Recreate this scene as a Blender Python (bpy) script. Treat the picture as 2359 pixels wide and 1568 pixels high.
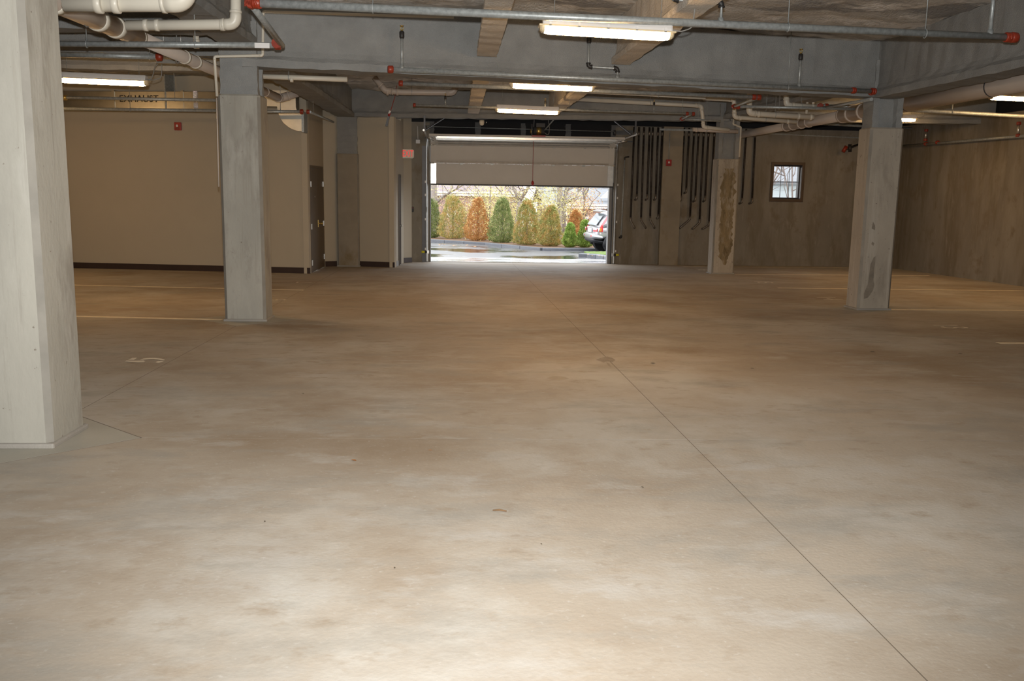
import bpy, bmesh, math, random
from mathutils import Vector, Matrix, noise
for o in list(bpy.data.objects): bpy.data.objects.remove(o, do_unlink=True)
scene = bpy.context.scene
col = scene.collection
rnd = random.Random(7)

# ------------------------------------------------------------------ camera
FPX, CX, CY, W_PX = 2150.0, 1179.5, 784.0, 2359.0
SLOPE, EYE = 0.0238, 1.5            # the slab falls gently towards the door
PITCH, YAW, ROLL = math.radians(9.45), math.radians(3.5), math.radians(0.93)
cF = Vector((math.sin(YAW)*math.cos(PITCH), math.cos(YAW)*math.cos(PITCH), -math.sin(PITCH)))
_r0 = Vector((math.cos(YAW), -math.sin(YAW), 0)); _u0 = _r0.cross(cF)
cR = _r0*math.cos(ROLL) + _u0*math.sin(ROLL); cU = _u0*math.cos(ROLL) - _r0*math.sin(ROLL)
cC = Vector((0, 0, EYE))
cam = bpy.data.cameras.new('camera'); camo = bpy.data.objects.new('camera', cam); col.objects.link(camo)
cam.sensor_width = 36.0; cam.lens = FPX/W_PX*36.0; cam.clip_end = 500
mw = Matrix((cR, cU, -cF)).transposed().to_4x4(); mw.translation = cC; camo.matrix_world = mw
scene.camera = camo

# ------------------------------------------------------------------ world, flash, exposure
world = bpy.data.worlds.new('overcast'); scene.world = world; world.use_nodes = True
wn = world.node_tree.nodes; wn['Background'].inputs[0].default_value = (0.93, 0.96, 1.0, 1); wn['Background'].inputs[1].default_value = 3.3
fl_d = bpy.data.lights.new('camera_flash', 'SPOT'); fl_d.energy = 2650; fl_d.color = (1.0, 0.985, 0.95)
fl_d.spot_size = math.radians(106); fl_d.spot_blend = 1.0; fl_d.shadow_soft_size = 0.03
fl_o = bpy.data.objects.new('camera_flash', fl_d); col.objects.link(fl_o)
fw = (Matrix.Rotation(math.radians(12.5), 4, cR) @ mw.to_3x3().to_4x4()); fw.translation = cC + cU*0.16; fl_o.matrix_world = fw     # built-in flash, lifted a little
vs = scene.view_settings
scene.display_settings.display_device = 'sRGB'
vs.view_transform = 'Standard'; vs.look = 'None'; vs.gamma = 1.0; vs.exposure = 0.0; vs.use_curve_mapping = False
LAMP_STRENGTH = 64.0

# ------------------------------------------------------------------ measuring helpers (photo pixel -> point on a real plane)
def ray(x, y): return cR*((x-CX)/FPX) + cU*((CY-y)/FPX) + cF
def atY(x, y, Y): d = ray(x, y); return cC + d*(Y/d.y)
def atX(x, y, X): d = ray(x, y); return cC + d*(X/d.x)
def atZ(x, y, Z): d = ray(x, y); return cC + d*((Z-EYE)/d.z)
def atF(x, y): d = ray(x, y); return cC + d*(EYE/(-d.z-SLOPE*d.y))
def atL(x, y, A, B):
    n = Vector((-(B[1]-A[1]), B[0]-A[0])); d = ray(x, y)
    t = n.dot(Vector(A[:2]))/n.dot(d.xy); return cC + d*t
def fz(y): return -SLOPE*y
def gz(y): return fz(25.75) - 0.03 - 0.03*(y-25.75)      # yard outside falls away
def atG(x, y):
    d = ray(x, y); k = fz(25.75) - 0.03 + 0.03*25.75
    return cC + d*((k-EYE)/(d.z+0.03*d.y))
def px(r, Y): return r*Y/FPX

# ------------------------------------------------------------------ materials
def nt(name):
    m = bpy.data.materials.new(name); m.use_nodes = True
    t = m.node_tree; b = t.nodes['Principled BSDF']; return m, t, b
def M(name, base, rough=0.6, metal=0.0, var=0.12, scale=2.0, stretch=(1, 1, 1), bump=0.0, bscale=60.0,
      stains=(), spec=0.5, emit=None, estr=0.0, rvar=0.0, detail=6):
    m, t, b = nt(name); N = t.nodes.new; L = t.links.new
    geo = N('ShaderNodeNewGeometry'); mp = N('ShaderNodeMapping'); mp.inputs['Scale'].default_value = stretch
    L(geo.outputs['Position'], mp.inputs['Vector'])
    ns = N('ShaderNodeTexNoise'); ns.inputs['Scale'].default_value = scale; ns.inputs['Detail'].default_value = detail; ns.inputs['Roughness'].default_value = 0.6
    L(mp.outputs[0], ns.inputs['Vector'])
    rp = N('ShaderNodeValToRGB'); rp.color_ramp.elements[0].position = 0.3; rp.color_ramp.elements[1].position = 0.7
    rp.color_ramp.elements[0].color = (*[c*(1-var) for c in base], 1); rp.color_ramp.elements[1].color = (*[min(1, c*(1+var)) for c in base], 1)
    L(ns.outputs[0], rp.inputs[0]); out = rp.outputs[0]
    for i, (c, sc, lo, hi, st) in enumerate(stains):
        mp2 = N('ShaderNodeMapping'); mp2.inputs['Scale'].default_value = st; mp2.inputs['Location'].default_value = (3.1*i+1, 1.7*i, 0.3)
        L(geo.outputs['Position'], mp2.inputs['Vector'])
        n2 = N('ShaderNodeTexNoise'); n2.inputs['Scale'].default_value = sc; n2.inputs['Detail'].default_value = 7; n2.inputs['Roughness'].default_value = 0.65
        L(mp2.outputs[0], n2.inputs['Vector'])
        mr = N('ShaderNodeMapRange'); mr.inputs[1].default_value = lo; mr.inputs[2].default_value = hi; L(n2.outputs[0], mr.inputs[0])
        mx = N('ShaderNodeMix'); mx.data_type = 'RGBA'; L(mr.outputs[0], mx.inputs[0]); L(out, mx.inputs[6]); mx.inputs[7].default_value = (*c, 1); out = mx.outputs[2]
    L(out, b.inputs['Base Color'])
    b.inputs['Roughness'].default_value = rough; b.inputs['Metallic'].default_value = metal; b.inputs['Specular IOR Level'].default_value = spec
    if rvar:
        mr = N('ShaderNodeMapRange'); mr.inputs[1].default_value = 0.4; mr.inputs[2].default_value = 0.6; mr.inputs[3].default_value = max(0.02, rough-rvar); mr.inputs[4].default_value = rough+rvar
        L(ns.outputs[0], mr.inputs[0]); L(mr.outputs[0], b.inputs['Roughness'])
    if bump:
        n3 = N('ShaderNodeTexNoise'); n3.inputs['Scale'].default_value = bscale; n3.inputs['Detail'].default_value = 4; L(mp.outputs[0] if stretch != (1, 1, 1) else geo.outputs['Position'], n3.inputs['Vector'])
        bp = N('ShaderNodeBump'); bp.inputs['Strength'].default_value = bump; bp.inputs['Distance'].default_value = 0.02; L(n3.outputs[0], bp.inputs['Height']); L(bp.outputs[0], b.inputs['Normal'])
    if emit: b.inputs['Emission Color'].default_value = (*emit, 1); b.inputs['Emission Strength'].default_value = estr
    return m
m_floor = M('slab_concrete', (0.41, 0.355, 0.29), 0.7, var=0.10, scale=0.6, bump=0.08, bscale=45, spec=0.18,
            stains=[((0.48, 0.455, 0.41), 0.55, 0.48, 0.62, (1, 0.7, 1)), ((0.31, 0.245, 0.18), 0.42, 0.50, 0.66, (0.8, 1.0, 1)), ((0.335, 0.31, 0.27), 1.1, 0.52, 0.70, (0.9, 1.8, 1)),
                    ((0.455, 0.425, 0.385), 2.2, 0.54, 0.74, (0.8, 1.5, 1)), ((0.33, 0.27, 0.205), 5.0, 0.56, 0.75, (1, 1.4, 1)), ((0.50, 0.47, 0.43), 30.0, 0.60, 0.80, (1, 1, 1))])
m_joint = M('joint_dirt', (0.14, 0.11, 0.08), 0.9)
m_pad = M('pad_concrete', (0.37, 0.35, 0.30), 0.65, var=0.08, bump=0.05)
m_col = M('column_concrete', (0.365, 0.35, 0.305), 0.75, var=0.12, scale=1.6, stretch=(1, 1, 0.5), bump=0.12, bscale=30,
          stains=[((0.27, 0.25, 0.215), 1.7, 0.52, 0.62, (1.4, 1.4, 0.5)), ((0.42, 0.405, 0.36), 2.2, 0.52, 0.68, (2, 2, 0.5)), ((0.30, 0.28, 0.24), 7.0, 0.55, 0.72, (3, 3, 0.12)), ((0.16, 0.13, 0.10), 16.0, 0.67, 0.71, (1, 1, 1))])
m_colw = M('column_concrete_warm', (0.40, 0.355, 0.29), 0.75, var=0.12, scale=1.6, stretch=(1, 1, 0.5), bump=0.12, bscale=30,
          stains=[((0.30, 0.265, 0.215), 2.0, 0.50, 0.64, (1.4, 1.4, 0.5)), ((0.47, 0.43, 0.365), 3.0, 0.53, 0.68, (3, 3, 0.2)), ((0.14, 0.11, 0.085), 22.0, 0.635, 0.66, (1, 1, 1))])
m_colstain = M('column_concrete_stained', (0.40, 0.35, 0.28), 0.75, var=0.12, scale=1.6, bump=0.12, bscale=30,
               stains=[((0.20, 0.145, 0.06), 2.1, 0.44, 0.52, (1.6, 1.6, 0.42)), ((0.27, 0.22, 0.12), 5.0, 0.52, 0.7, (1, 1, 0.4))])
m_oil = M('oil_stain', (0.26, 0.22, 0.175), 0.5, var=0.2, scale=9)
m_chamf = M('grimy_chamfer', (0.255, 0.24, 0.21), 0.8, var=0.15, scale=4)
m_damp = M('damp_patch', (0.23, 0.20, 0.16), 0.45, var=0.18, scale=8)
m_moss = M('rusty_water_stain', (0.225, 0.17, 0.09), 0.7, var=0.3, scale=9, stretch=(1, 1, 0.4), stains=[((0.35, 0.30, 0.225), 5.0, 0.50, 0.62, (1.5, 1.5, 0.5)), ((0.13, 0.095, 0.045), 7.0, 0.54, 0.66, (1.4, 1.4, 0.4))])
m_mortar = M('base_mortar', (0.30, 0.28, 0.25), 0.8, bump=0.2)
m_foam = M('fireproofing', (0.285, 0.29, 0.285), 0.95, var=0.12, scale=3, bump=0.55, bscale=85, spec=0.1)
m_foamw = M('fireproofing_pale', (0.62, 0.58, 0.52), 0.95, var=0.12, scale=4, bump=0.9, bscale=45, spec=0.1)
m_deck = M('sprayed_deck', (0.54, 0.53, 0.505), 0.95, var=0.22, scale=1.2, bump=1.0, bscale=28, spec=0.1,
           stains=[((0.78, 0.77, 0.75), 1.6, 0.50, 0.58, (1, 1.6, 1)), ((0.30, 0.30, 0.30), 0.8, 0.53, 0.60, (0.7, 1.6, 1)), ((0.42, 0.38, 0.33), 3.5, 0.56, 0.70, (1, 1, 1))])
m_wall = M('wall_concrete', (0.235, 0.212, 0.175), 0.85, var=0.12, scale=0.9, stretch=(1, 1, 0.5), bump=0.1, bscale=20,
           stains=[((0.185, 0.155, 0.11), 0.9, 0.48, 0.62, (1.6, 1.6, 0.28)), ((0.29, 0.265, 0.22), 1.2, 0.50, 0.68, (1.5, 1.5, 0.4)), ((0.20, 0.165, 0.12), 2.4, 0.56, 0.68, (1, 1, 0.8)), ((0.30, 0.275, 0.23), 5, 0.58, 0.74, (1.4, 1.4, 0.4))])
m_pil = M('pilaster_concrete', (0.285, 0.245, 0.185), 0.8, var=0.14, scale=1.8, bump=0.1, stains=[((0.21, 0.155, 0.075), 1.6, 0.53, 0.68, (1, 1, 0.6))])
m_beige = M('beige_paint', (0.47, 0.42, 0.33), 0.7, var=0.03, scale=1.2, bump=0.02)
m_vinyl = M('cove_base', (0.045, 0.028, 0.024), 0.45)
m_bronze = M('bronze_door_paint', (0.125, 0.093, 0.06), 0.5, var=0.05)
m_greyframe = M('grey_frame', (0.11, 0.10, 0.095), 0.5)
m_galv = M('galvanized_pipe', (0.36, 0.385, 0.385), 0.42, 0.35, var=0.25, scale=26, bump=0.03)
m_galv2 = M('galvanized_sheet', (0.62, 0.61, 0.58), 0.32, 0.9, var=0.12, scale=9)
m_duct = M('duct_sheet', (0.50, 0.48, 0.42), 0.33, 0.9, var=0.10, scale=5)
m_foil = M('foil_tape', (0.85, 0.85, 0.85), 0.18, 1.0, var=0.2, scale=60, bump=0.6, bscale=90)
m_black = M('black_iron', (0.035, 0.033, 0.032), 0.5, 0.3)
m_conduit = M('rusty_black_conduit', (0.045, 0.036, 0.03), 0.5, 0.4, var=0.5, scale=14)
m_steelelbow = M('bare_elbow', (0.20, 0.175, 0.15), 0.4, 0.7)
m_red = M('red_coupling', (0.29, 0.034, 0.014), 0.4, var=0.2, scale=20)
m_redalarm = M('alarm_red', (0.36, 0.012, 0.012), 0.4)
m_pvc = M('pvc_white', (0.66, 0.62, 0.53), 0.38, var=0.04)
m_pvcb = M('pvc_tan', (0.56, 0.49, 0.43), 0.42, var=0.04)
m_white = M('white_enamel', (0.74, 0.72, 0.70), 0.4, var=0.02)
m_lens = M('lamp_diffuser', (0.9, 0.85, 0.7), 0.4, emit=(1.0, 0.61, 0.27), estr=LAMP_STRENGTH)
m_clear = M('clear_end', (0.75, 0.62, 0.40), 0.3, var=0.02)
m_doorp = M('door_panel_white', (0.60, 0.57, 0.525), 0.5, var=0.03, scale=2)
m_brass = M('brass', (0.75, 0.55, 0.18), 0.3, 0.9)
m_dark = M('panel_and_shade_black', (0.02, 0.02, 0.022), 0.9)
m_steel = M('dark_angle_steel', (0.10, 0.10, 0.105), 0.45, 0.5)
m_stud = M('foam_stud', (0.15, 0.155, 0.16), 0.9, bump=0.6)
m_yellow = M('yellow_plastic', (0.75, 0.68, 0.03), 0.45)
m_cable = M('grey_cable', (0.30, 0.29, 0.27), 0.5)
m_rope = M('red_rope', (0.33, 0.06, 0.05), 0.8)
m_exit = M('exit_sign_face', (0.72, 0.66, 0.54), 0.4, var=0.02)
m_exitred = M('exit_letters', (0.8, 0.02, 0.02), 0.4, var=0.0, emit=(1.0, 0.02, 0.02), estr=0.55)
m_ink = M('black_stencil', (0.02, 0.02, 0.02), 0.6)
m_paint = M('line_paint', (0.78, 0.69, 0.53), 0.6, var=0.15, scale=8)
m_npaint = M('number_paint', (0.78, 0.73, 0.63), 0.6, var=0.12, scale=12)
m_leafd = M('dead_leaf', (0.30, 0.12, 0.035), 0.7, var=0.3, scale=30)
m_twig = M('twig', (0.16, 0.09, 0.04), 0.8)
m_crumb = M('debris', (0.10, 0.075, 0.05), 0.9)
m_wframe = M('window_bronze', (0.085, 0.055, 0.035), 0.45)
m_wdark = M('window_dark_frame', (0.02, 0.017, 0.02), 0.4)
m_wlight = M('window_alu', (0.24, 0.23, 0.22), 0.5, 0.2)
def glass():
    m, t, b = nt('window_glass'); N = t.nodes.new; L = t.links.new
    t.nodes.remove(b); tr = N('ShaderNodeBsdfTransparent'); gl = N('ShaderNodeBsdfGlossy'); gl.inputs['Roughness'].default_value = 0.02
    mx = N('ShaderNodeMixShader'); mx.inputs[0].default_value = 0.06; L(tr.outputs[0], mx.inputs[1]); L(gl.outputs[0], mx.inputs[2]); L(mx.outputs[0], t.nodes['Material Output'].inputs['Surface'])
    return m
m_glass = glass()
def asphalt():
    m, t, b = nt('wet_asphalt'); N = t.nodes.new; L = t.links.new
    geo = N('ShaderNodeNewGeometry'); mp = N('ShaderNodeMapping'); mp.inputs['Scale'].default_value = (0.45, 0.30, 1); L(geo.outputs['Position'], mp.inputs['Vector'])
    ns = N('ShaderNodeTexNoise'); ns.inputs['Scale'].default_value = 1.1; ns.inputs['Detail'].default_value = 5; L(mp.outputs[0], ns.inputs['Vector'])
    mr = N('ShaderNodeMapRange'); mr.inputs[1].default_value = 0.42; mr.inputs[2].default_value = 0.56; mr.inputs[3].default_value = 0.05; mr.inputs[4].default_value = 0.40; L(ns.outputs[0], mr.inputs[0])
    L(mr.outputs[0], b.inputs['Roughness']); b.inputs['Base Color'].default_value = (0.07, 0.07, 0.075, 1)
    b.inputs['IOR'].default_value = 1.45; b.inputs['Specular IOR Level'].default_value = 0.9
    n3 = N('ShaderNodeTexNoise'); n3.inputs['Scale'].default_value = 2.2; n3.inputs['Detail'].default_value = 3; L(geo.outputs['Position'], n3.inputs['Vector'])
    bp = N('ShaderNodeBump'); bp.inputs['Strength'].default_value = 0.35; bp.inputs['Distance'].default_value = 0.02; L(n3.outputs[0], bp.inputs['Height']); L(bp.outputs[0], b.inputs['Normal'])
    return m
m_asph = asphalt()
m_curb = M('wet_granite_curb', (0.085, 0.09, 0.105), 0.4, var=0.15, scale=8)
m_curb2 = M('pale_curb', (0.17, 0.18, 0.205), 0.45, var=0.12, scale=8)
m_apron = M('concrete_apron', (0.50, 0.51, 0.53), 0.22, var=0.25, scale=1.2, stretch=(0.5, 1.6, 1), rvar=0.12)
m_mulch = M('leaf_litter_bed', (0.16, 0.09, 0.045), 0.95, var=0.4, scale=6, bump=1.0, bscale=20)
m_grass = M('grass', (0.16, 0.24, 0.05), 0.9, var=0.4, scale=9, bump=1.0)
def leafmat(name, a, b_, c, s=3.0, mid=0.5):
    m, t, b = nt(name); N = t.nodes.new; L = t.links.new
    geo = N('ShaderNodeNewGeometry'); ns = N('ShaderNodeTexNoise'); ns.inputs['Scale'].default_value = s; ns.inputs['Detail'].default_value = 5; ns.inputs['Roughness'].default_value = 0.7
    L(geo.outputs['Position'], ns.inputs['Vector']); rp = N('ShaderNodeValToRGB')
    rp.color_ramp.elements[0].position = mid-0.13; rp.color_ramp.elements[0].color = (*a, 1); rp.color_ramp.elements[1].position = mid+0.14; rp.color_ramp.elements[1].color = (*c, 1)
    e = rp.color_ramp.elements.new(mid); e.color = (*b_, 1); L(ns.outputs[0], rp.inputs[0])
    L(rp.outputs[0], b.inputs['Base Color']); b.inputs['Roughness'].default_value = 0.7
    return m
G1, G2, O1, O2, Y1 = (0.13, 0.18, 0.05), (0.30, 0.35, 0.10), (0.50, 0.23, 0.07), (0.66, 0.38, 0.14), (0.72, 0.66, 0.25)
m_lgreen = leafmat('arborvitae_green', G1, (0.24, 0.29, 0.09), (0.40, 0.40, 0.16), 6)
m_lmixed = leafmat('arborvitae_mixed', (0.26, 0.31, 0.09), (0.44, 0.38, 0.12), O2, 4.5)
m_lorange = leafmat('arborvitae_browned', (0.36, 0.34, 0.11), O1, O2, 4.5, 0.45)
m_lbright = leafmat('arborvitae_bright', (0.20, 0.32, 0.06), (0.34, 0.46, 0.10), (0.48, 0.55, 0.18), 6)
m_lyellow = leafmat('autumn_yellow', (0.50, 0.52, 0.18), Y1, (0.75, 0.52, 0.24), 1.2)
m_lpeach = leafmat('autumn_orange', (0.60, 0.40, 0.16), (0.68, 0.35, 0.15), (0.62, 0.50, 0.22), 1.2)
m_bark = M('bark', (0.33, 0.28, 0.25), 0.9, var=0.2, scale=10)
m_barkd = M('dark_bark', (0.22, 0.175, 0.15), 0.9, var=0.2, scale=10)
def brickmat():
    m, t, b = nt('far_brick'); N = t.nodes.new; L = t.links.new
    geo = N('ShaderNodeNewGeometry'); mp = N('ShaderNodeMapping'); mp.inputs['Rotation'].default_value = (math.pi/2, 0, 0); L(geo.outputs['Position'], mp.inputs['Vector'])
    bk = N('ShaderNodeTexBrick'); bk.inputs['Scale'].default_value = 4.0; bk.inputs['Color1'].default_value = (0.52, 0.34, 0.29, 1); bk.inputs['Color2'].default_value = (0.46, 0.29, 0.24, 1); bk.inputs['Mortar'].default_value = (0.55, 0.48, 0.45, 1)
    L(mp.outputs[0], bk.inputs['Vector']); L(bk.outputs[0], b.inputs['Base Color']); b.inputs['Roughness'].default_value = 0.9
    return m
m_brick = brickmat()
m_trim = M('white_trim', (0.80, 0.80, 0.80), 0.6, var=0.02)
m_roofp = M('reddish_roof', (0.26, 0.21, 0.215), 0.9, var=0.12, scale=5)
m_roofg = M('grey_roof', (0.225, 0.235, 0.25), 0.9, var=0.08, scale=3)
m_siding = M('white_siding', (0.62, 0.68, 0.68), 0.7, var=0.03)
m_farglass = M('far_window_glass', (0.20, 0.23, 0.26), 0.15)
m_car = M('silver_paint', (0.52, 0.52, 0.54), 0.28, 0.55, var=0.01)
m_carb = M('black_plastic', (0.03, 0.03, 0.034), 0.5)
m_tyre = M('tyre', (0.018, 0.018, 0.02), 0.8)
m_cglass = M('car_glass', (0.03, 0.035, 0.05), 0.08)
m_clear2 = M('rear_glass', (0.22, 0.25, 0.27), 0.08)
m_tail = M('tail_lens', (0.62, 0.03, 0.04), 0.25, emit=(1, 0.05, 0.06), estr=0.1)
m_tailp = M('tail_lens_upper', (0.62, 0.20, 0.22), 0.2)
m_amber = M('amber_lens', (0.75, 0.30, 0.03), 0.25)
m_plate = M('plate', (0.75, 0.75, 0.75), 0.4)
m_chrome = M('alloy', (0.5, 0.5, 0.52), 0.25, 0.9)

# ------------------------------------------------------------------ mesh builder
WORG = {}
def tag(o, label=None, cat=None, group=None, kind=None):
    if label: o['label'] = label
    if cat: o['category'] = cat
    if group: o['group'] = group
    if kind: o['kind'] = kind
    return o
def empty(name, loc, label=None, cat=None, group=None, kind=None):
    o = bpy.data.objects.new(name, None); col.objects.link(o); o.location = loc; o.empty_display_size = 0.1
    WORG[o] = Vector(loc); return tag(o, label, cat, group, kind)
def unit(v): return v.normalized() if v.length > 1e-9 else Vector((0, 0, 1))
def frame(d):
    d = unit(d); a = Vector((0, 0, 1)) if abs(d.z) < 0.9 else Vector((1, 0, 0))
    u = unit(d.cross(a)); return u, unit(u.cross(d))
def fillet(pts, rb, n=6):
    pts = [Vector(p) for p in pts]; out = [pts[0]]
    for i in range(1, len(pts)-1):
        p, a, b = pts[i], unit(pts[i-1]-pts[i]), unit(pts[i+1]-pts[i])
        cosang = max(-1, min(1, a.dot(b))); ang = math.acos(cosang)
        if ang > math.pi-0.03: out.append(p); continue
        tl = min(rb/math.tan(ang/2), 0.45*(pts[i-1]-p).length if i > 1 else 0.9*(pts[i-1]-p).length, 0.45*(pts[i+1]-p).length if i < len(pts)-2 else 0.9*(pts[i+1]-p).length)
        s, e = p+a*tl, p+b*tl
        for k in range(n+1):
            t = k/n; out.append(s*(1-t)**2 + p*2*t*(1-t) + e*t*t)
    out.append(pts[-1]); return out
class MB:
    def __init__(s): s.V = []; s.F = []; s.S = []
    def face(s, idx, sm=False): s.F.append(tuple(idx)); s.S.append(sm)
    def box(s, c, size, R=None):
        c = Vector(c); b = len(s.V); h = Vector(size)/2
        for z in (-1, 1):
            for x, y in ((-1, -1), (1, -1), (1, 1), (-1, 1)):
                v = Vector((x*h.x, y*h.y, z*h.z)); s.V.append(c + (R @ v if R else v))
        for f in ((3, 2, 1, 0), (4, 5, 6, 7), (0, 1, 5, 4), (1, 2, 6, 5), (2, 3, 7, 6), (3, 0, 4, 7)): s.face([b+i for i in f])
        return s
    def span(s, lo, hi):
        lo, hi = Vector(lo), Vector(hi); return s.box((lo+hi)/2, hi-lo)
    def bar(s, p, q, w, h, up=(0, 0, 1)):
        p, q = Vector(p), Vector(q); d = unit(q-p); u = unit(d.cross(Vector(up))) if abs(d.dot(unit(Vector(up)))) < 0.99 else frame(d)[0]; v = unit(u.cross(d)); b = len(s.V)
        for o in (p, q):
            for a, c in ((-1, -1), (1, -1), (1, 1), (-1, 1)): s.V.append(o + u*a*w/2 + v*c*h/2)
        for f in ((0, 1, 2, 3), (7, 6, 5, 4), (0, 4, 5, 1), (1, 5, 6, 2), (2, 6, 7, 3), (3, 7, 4, 0)): s.face([b+i for i in f])
        return s
    def prism(s, poly, z0, z1):
        b = len(s.V); n = len(poly)
        f0 = z0 if callable(z0) else (lambda x, y: z0); f1 = z1 if callable(z1) else (lambda x, y: z1)
        for x, y in poly: s.V.append(Vector((x, y, f0(x, y))))
        for x, y in poly: s.V.append(Vector((x, y, f1(x, y))))
        s.face(range(b+n-1, b-1, -1)); s.face(range(b+n, b+2*n))
        for i in range(n): j = (i+1) % n; s.face((b+i, b+j, b+n+j, b+n+i))
        return s
    def plate(s, p, u, v, n, poly, d):
        p, u, v, n = Vector(p), Vector(u), Vector(v), Vector(n); b = len(s.V); k = len(poly)
        for q in (0, d):
            for a, c in poly: s.V.append(p + u*a + v*c + n*q)
        s.face(range(b+k-1, b-1, -1)); s.face(range(b+k, b+2*k))
        for i in range(k): j = (i+1) % k; s.face((b+i, b+j, b+k+j, b+k+i))
        return s
    def tube(s, path, r, n=14, cap=True, sm=True):
        P = [Vector(p) for p in path]; b = len(s.V); k = len(P); u = None
        for i, p in enumerate(P):
            d = unit((P[min(i+1, k-1)]-P[max(i-1, 0)]))
            if u is None: u = frame(d)[0]
            else: u = unit(u - d*u.dot(d))
            v = d.cross(u); rr = r[i] if isinstance(r, (list, tuple)) else r
            for a in range(n): t = 2*math.pi*a/n; s.V.append(p + (u*math.cos(t)+v*math.sin(t))*rr)
        for i in range(k-1):
            for a in range(n): c = (a+1) % n; s.face((b+i*n+a, b+i*n+c, b+(i+1)*n+c, b+(i+1)*n+a), sm)
        if cap: s.face(range(b+n-1, b-1, -1)); s.face(range(b+(k-1)*n, b+k*n))
        return s
    def cyl(s, p, q, r, n=14): return s.tube([p, q], r, n)
    def sphere(s, c, r, n=8, sz=(1, 1, 1)):
        c = Vector(c); b = len(s.V)
        for i in range(n+1):
            ph = math.pi*i/n
            for j in range(2*n): t = math.pi*j/n; s.V.append(c + Vector((math.sin(ph)*math.cos(t)*r*sz[0], math.sin(ph)*math.sin(t)*r*sz[1], math.cos(ph)*r*sz[2])))
        for i in range(n):
            for j in range(2*n): k = (j+1) % (2*n); s.face((b+i*2*n+j, b+(i+1)*2*n+j, b+(i+1)*2*n+k, b+i*2*n+k), True)
        return s
    def quad(s, a, b_, c, d): b = len(s.V); s.V += [Vector(a), Vector(b_), Vector(c), Vector(d)]; s.face((b, b+1, b+2, b+3)); return s
    def build(s, name, mat, parent=None, org=None, bevel=0.0):
        if parent is not None: o0 = WORG[parent]
        elif org is not None: o0 = Vector(org)
        else:
            lo = Vector([min(v[i] for v in s.V) for i in range(3)]); hi = Vector([max(v[i] for v in s.V) for i in range(3)]); o0 = Vector(((lo.x+hi.x)/2, (lo.y+hi.y)/2, lo.z))
        me = bpy.data.meshes.new(name); me.from_pydata([tuple(v-o0) for v in s.V], [], s.F)
        me.polygons.foreach_set('use_smooth', s.S); me.materials.append(mat); me.update()
        o = bpy.data.objects.new(name, me); col.objects.link(o); WORG[o] = o0
        if parent is not None: o.parent = parent
        else: o.location = o0
        if bevel: bv = o.modifiers.new('edge', 'BEVEL'); bv.width = bevel; bv.segments = 2; bv.limit_method = 'ANGLE'
        return o
def tag_all(o, *a, **k): return tag(o, *a, **k)
def copy_thing(root, loc, label=None, rotz=None):
    r = root.copy(); col.objects.link(r); r.location = loc; WORG[r] = Vector(loc)
    if label: r['label'] = label
    if rotz is not None: r.rotation_euler[2] = rotz
    for ch in list(root.children):
        c = ch.copy(); col.objects.link(c); c.parent = r
        for g in list(ch.children): d = g.copy(); col.objects.link(d); d.parent = c
    return r
def text_mesh(txt, size, p, u, v, d, extrude=0.0):
    """flat lettering centred at p, along u (reading) and v (up), lifted along d; returns MB"""
    cu = bpy.data.curves.new('lettering', 'FONT'); cu.body = txt; cu.size = size; cu.align_x = 'CENTER'; cu.align_y = 'CENTER'; cu.resolution_u = 3
    ob = bpy.data.objects.new('lettering', cu); col.objects.link(ob); bpy.context.view_layer.update()
    me = bpy.data.meshes.new_from_object(ob.evaluated_get(bpy.context.evaluated_depsgraph_get()))
    mb = MB(); p, u, v, d = Vector(p), unit(Vector(u)), unit(Vector(v)), unit(Vector(d))
    for w in me.vertices: mb.V.append(p + u*w.co.x + v*w.co.y + d*extrude)
    for f in me.polygons: mb.face(list(f.vertices))
    bpy.data.objects.remove(ob); bpy.data.curves.remove(cu); bpy.data.meshes.remove(me); return mb
def foam_beam(name, A, B, profile, mat, jit=0.012, seg=0.16, parent=None, **kw):
    """fireproofed steel: profile of (u,z) points swept from A to B with a ragged sprayed surface; u is to the right of A->B"""
    A, B = Vector((A[0], A[1], 0)), Vector((B[0], B[1], 0)); L = (B-A).length; d = (B-A)/L; r = Vector((d.y, -d.x, 0)); n = max(2, int(L/seg)); mb = MB(); k = len(profile)
    for i in range(n+1):
        for j, (u, z) in enumerate(profile):
            q = Vector((i*0.9, j*3.1, L)); ju = noise.noise(q*1.3)*jit + rnd.uniform(-1, 1)*jit*0.5; jz = noise.noise(q*1.7+Vector((9, 2, 1)))*jit + rnd.uniform(-1, 1)*jit*0.5
            mb.V.append(A + d*(L*i/n) + r*(u+ju) + Vector((0, 0, z+jz)))
    for i in range(n):
        for j in range(k): c = (j+1) % k; mb.face((i*k+j, i*k+c, (i+1)*k+c, (i+1)*k+j))
    mb.face(range(k-1, -1, -1)); mb.face(range(n*k, n*k+k))
    return tag(mb.build(name, mat, parent), **kw)
def ibeam(w, z0, z1, tf=0.09, rec=0.12):
    h = w/2
    return [(-h, z0), (h, z0), (h, z0+tf), (h-rec*0.35, z0+tf+0.05), (h-rec*0.5, z0+tf+0.12), (h-rec*0.5, z1-0.02), (h-rec*0.5, z1), (-h+rec*0.5, z1), (-h+rec*0.5, z1-0.02), (-h+rec*0.5, z0+tf+0.12), (-h+rec*0.35, z0+tf+0.05), (-h, z0+tf)]

# ================================================================== STRUCTURE
ZC = 3.75
XL, XR, YB, YF = -14.0, 12.05, 25.6, -6.5
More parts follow.
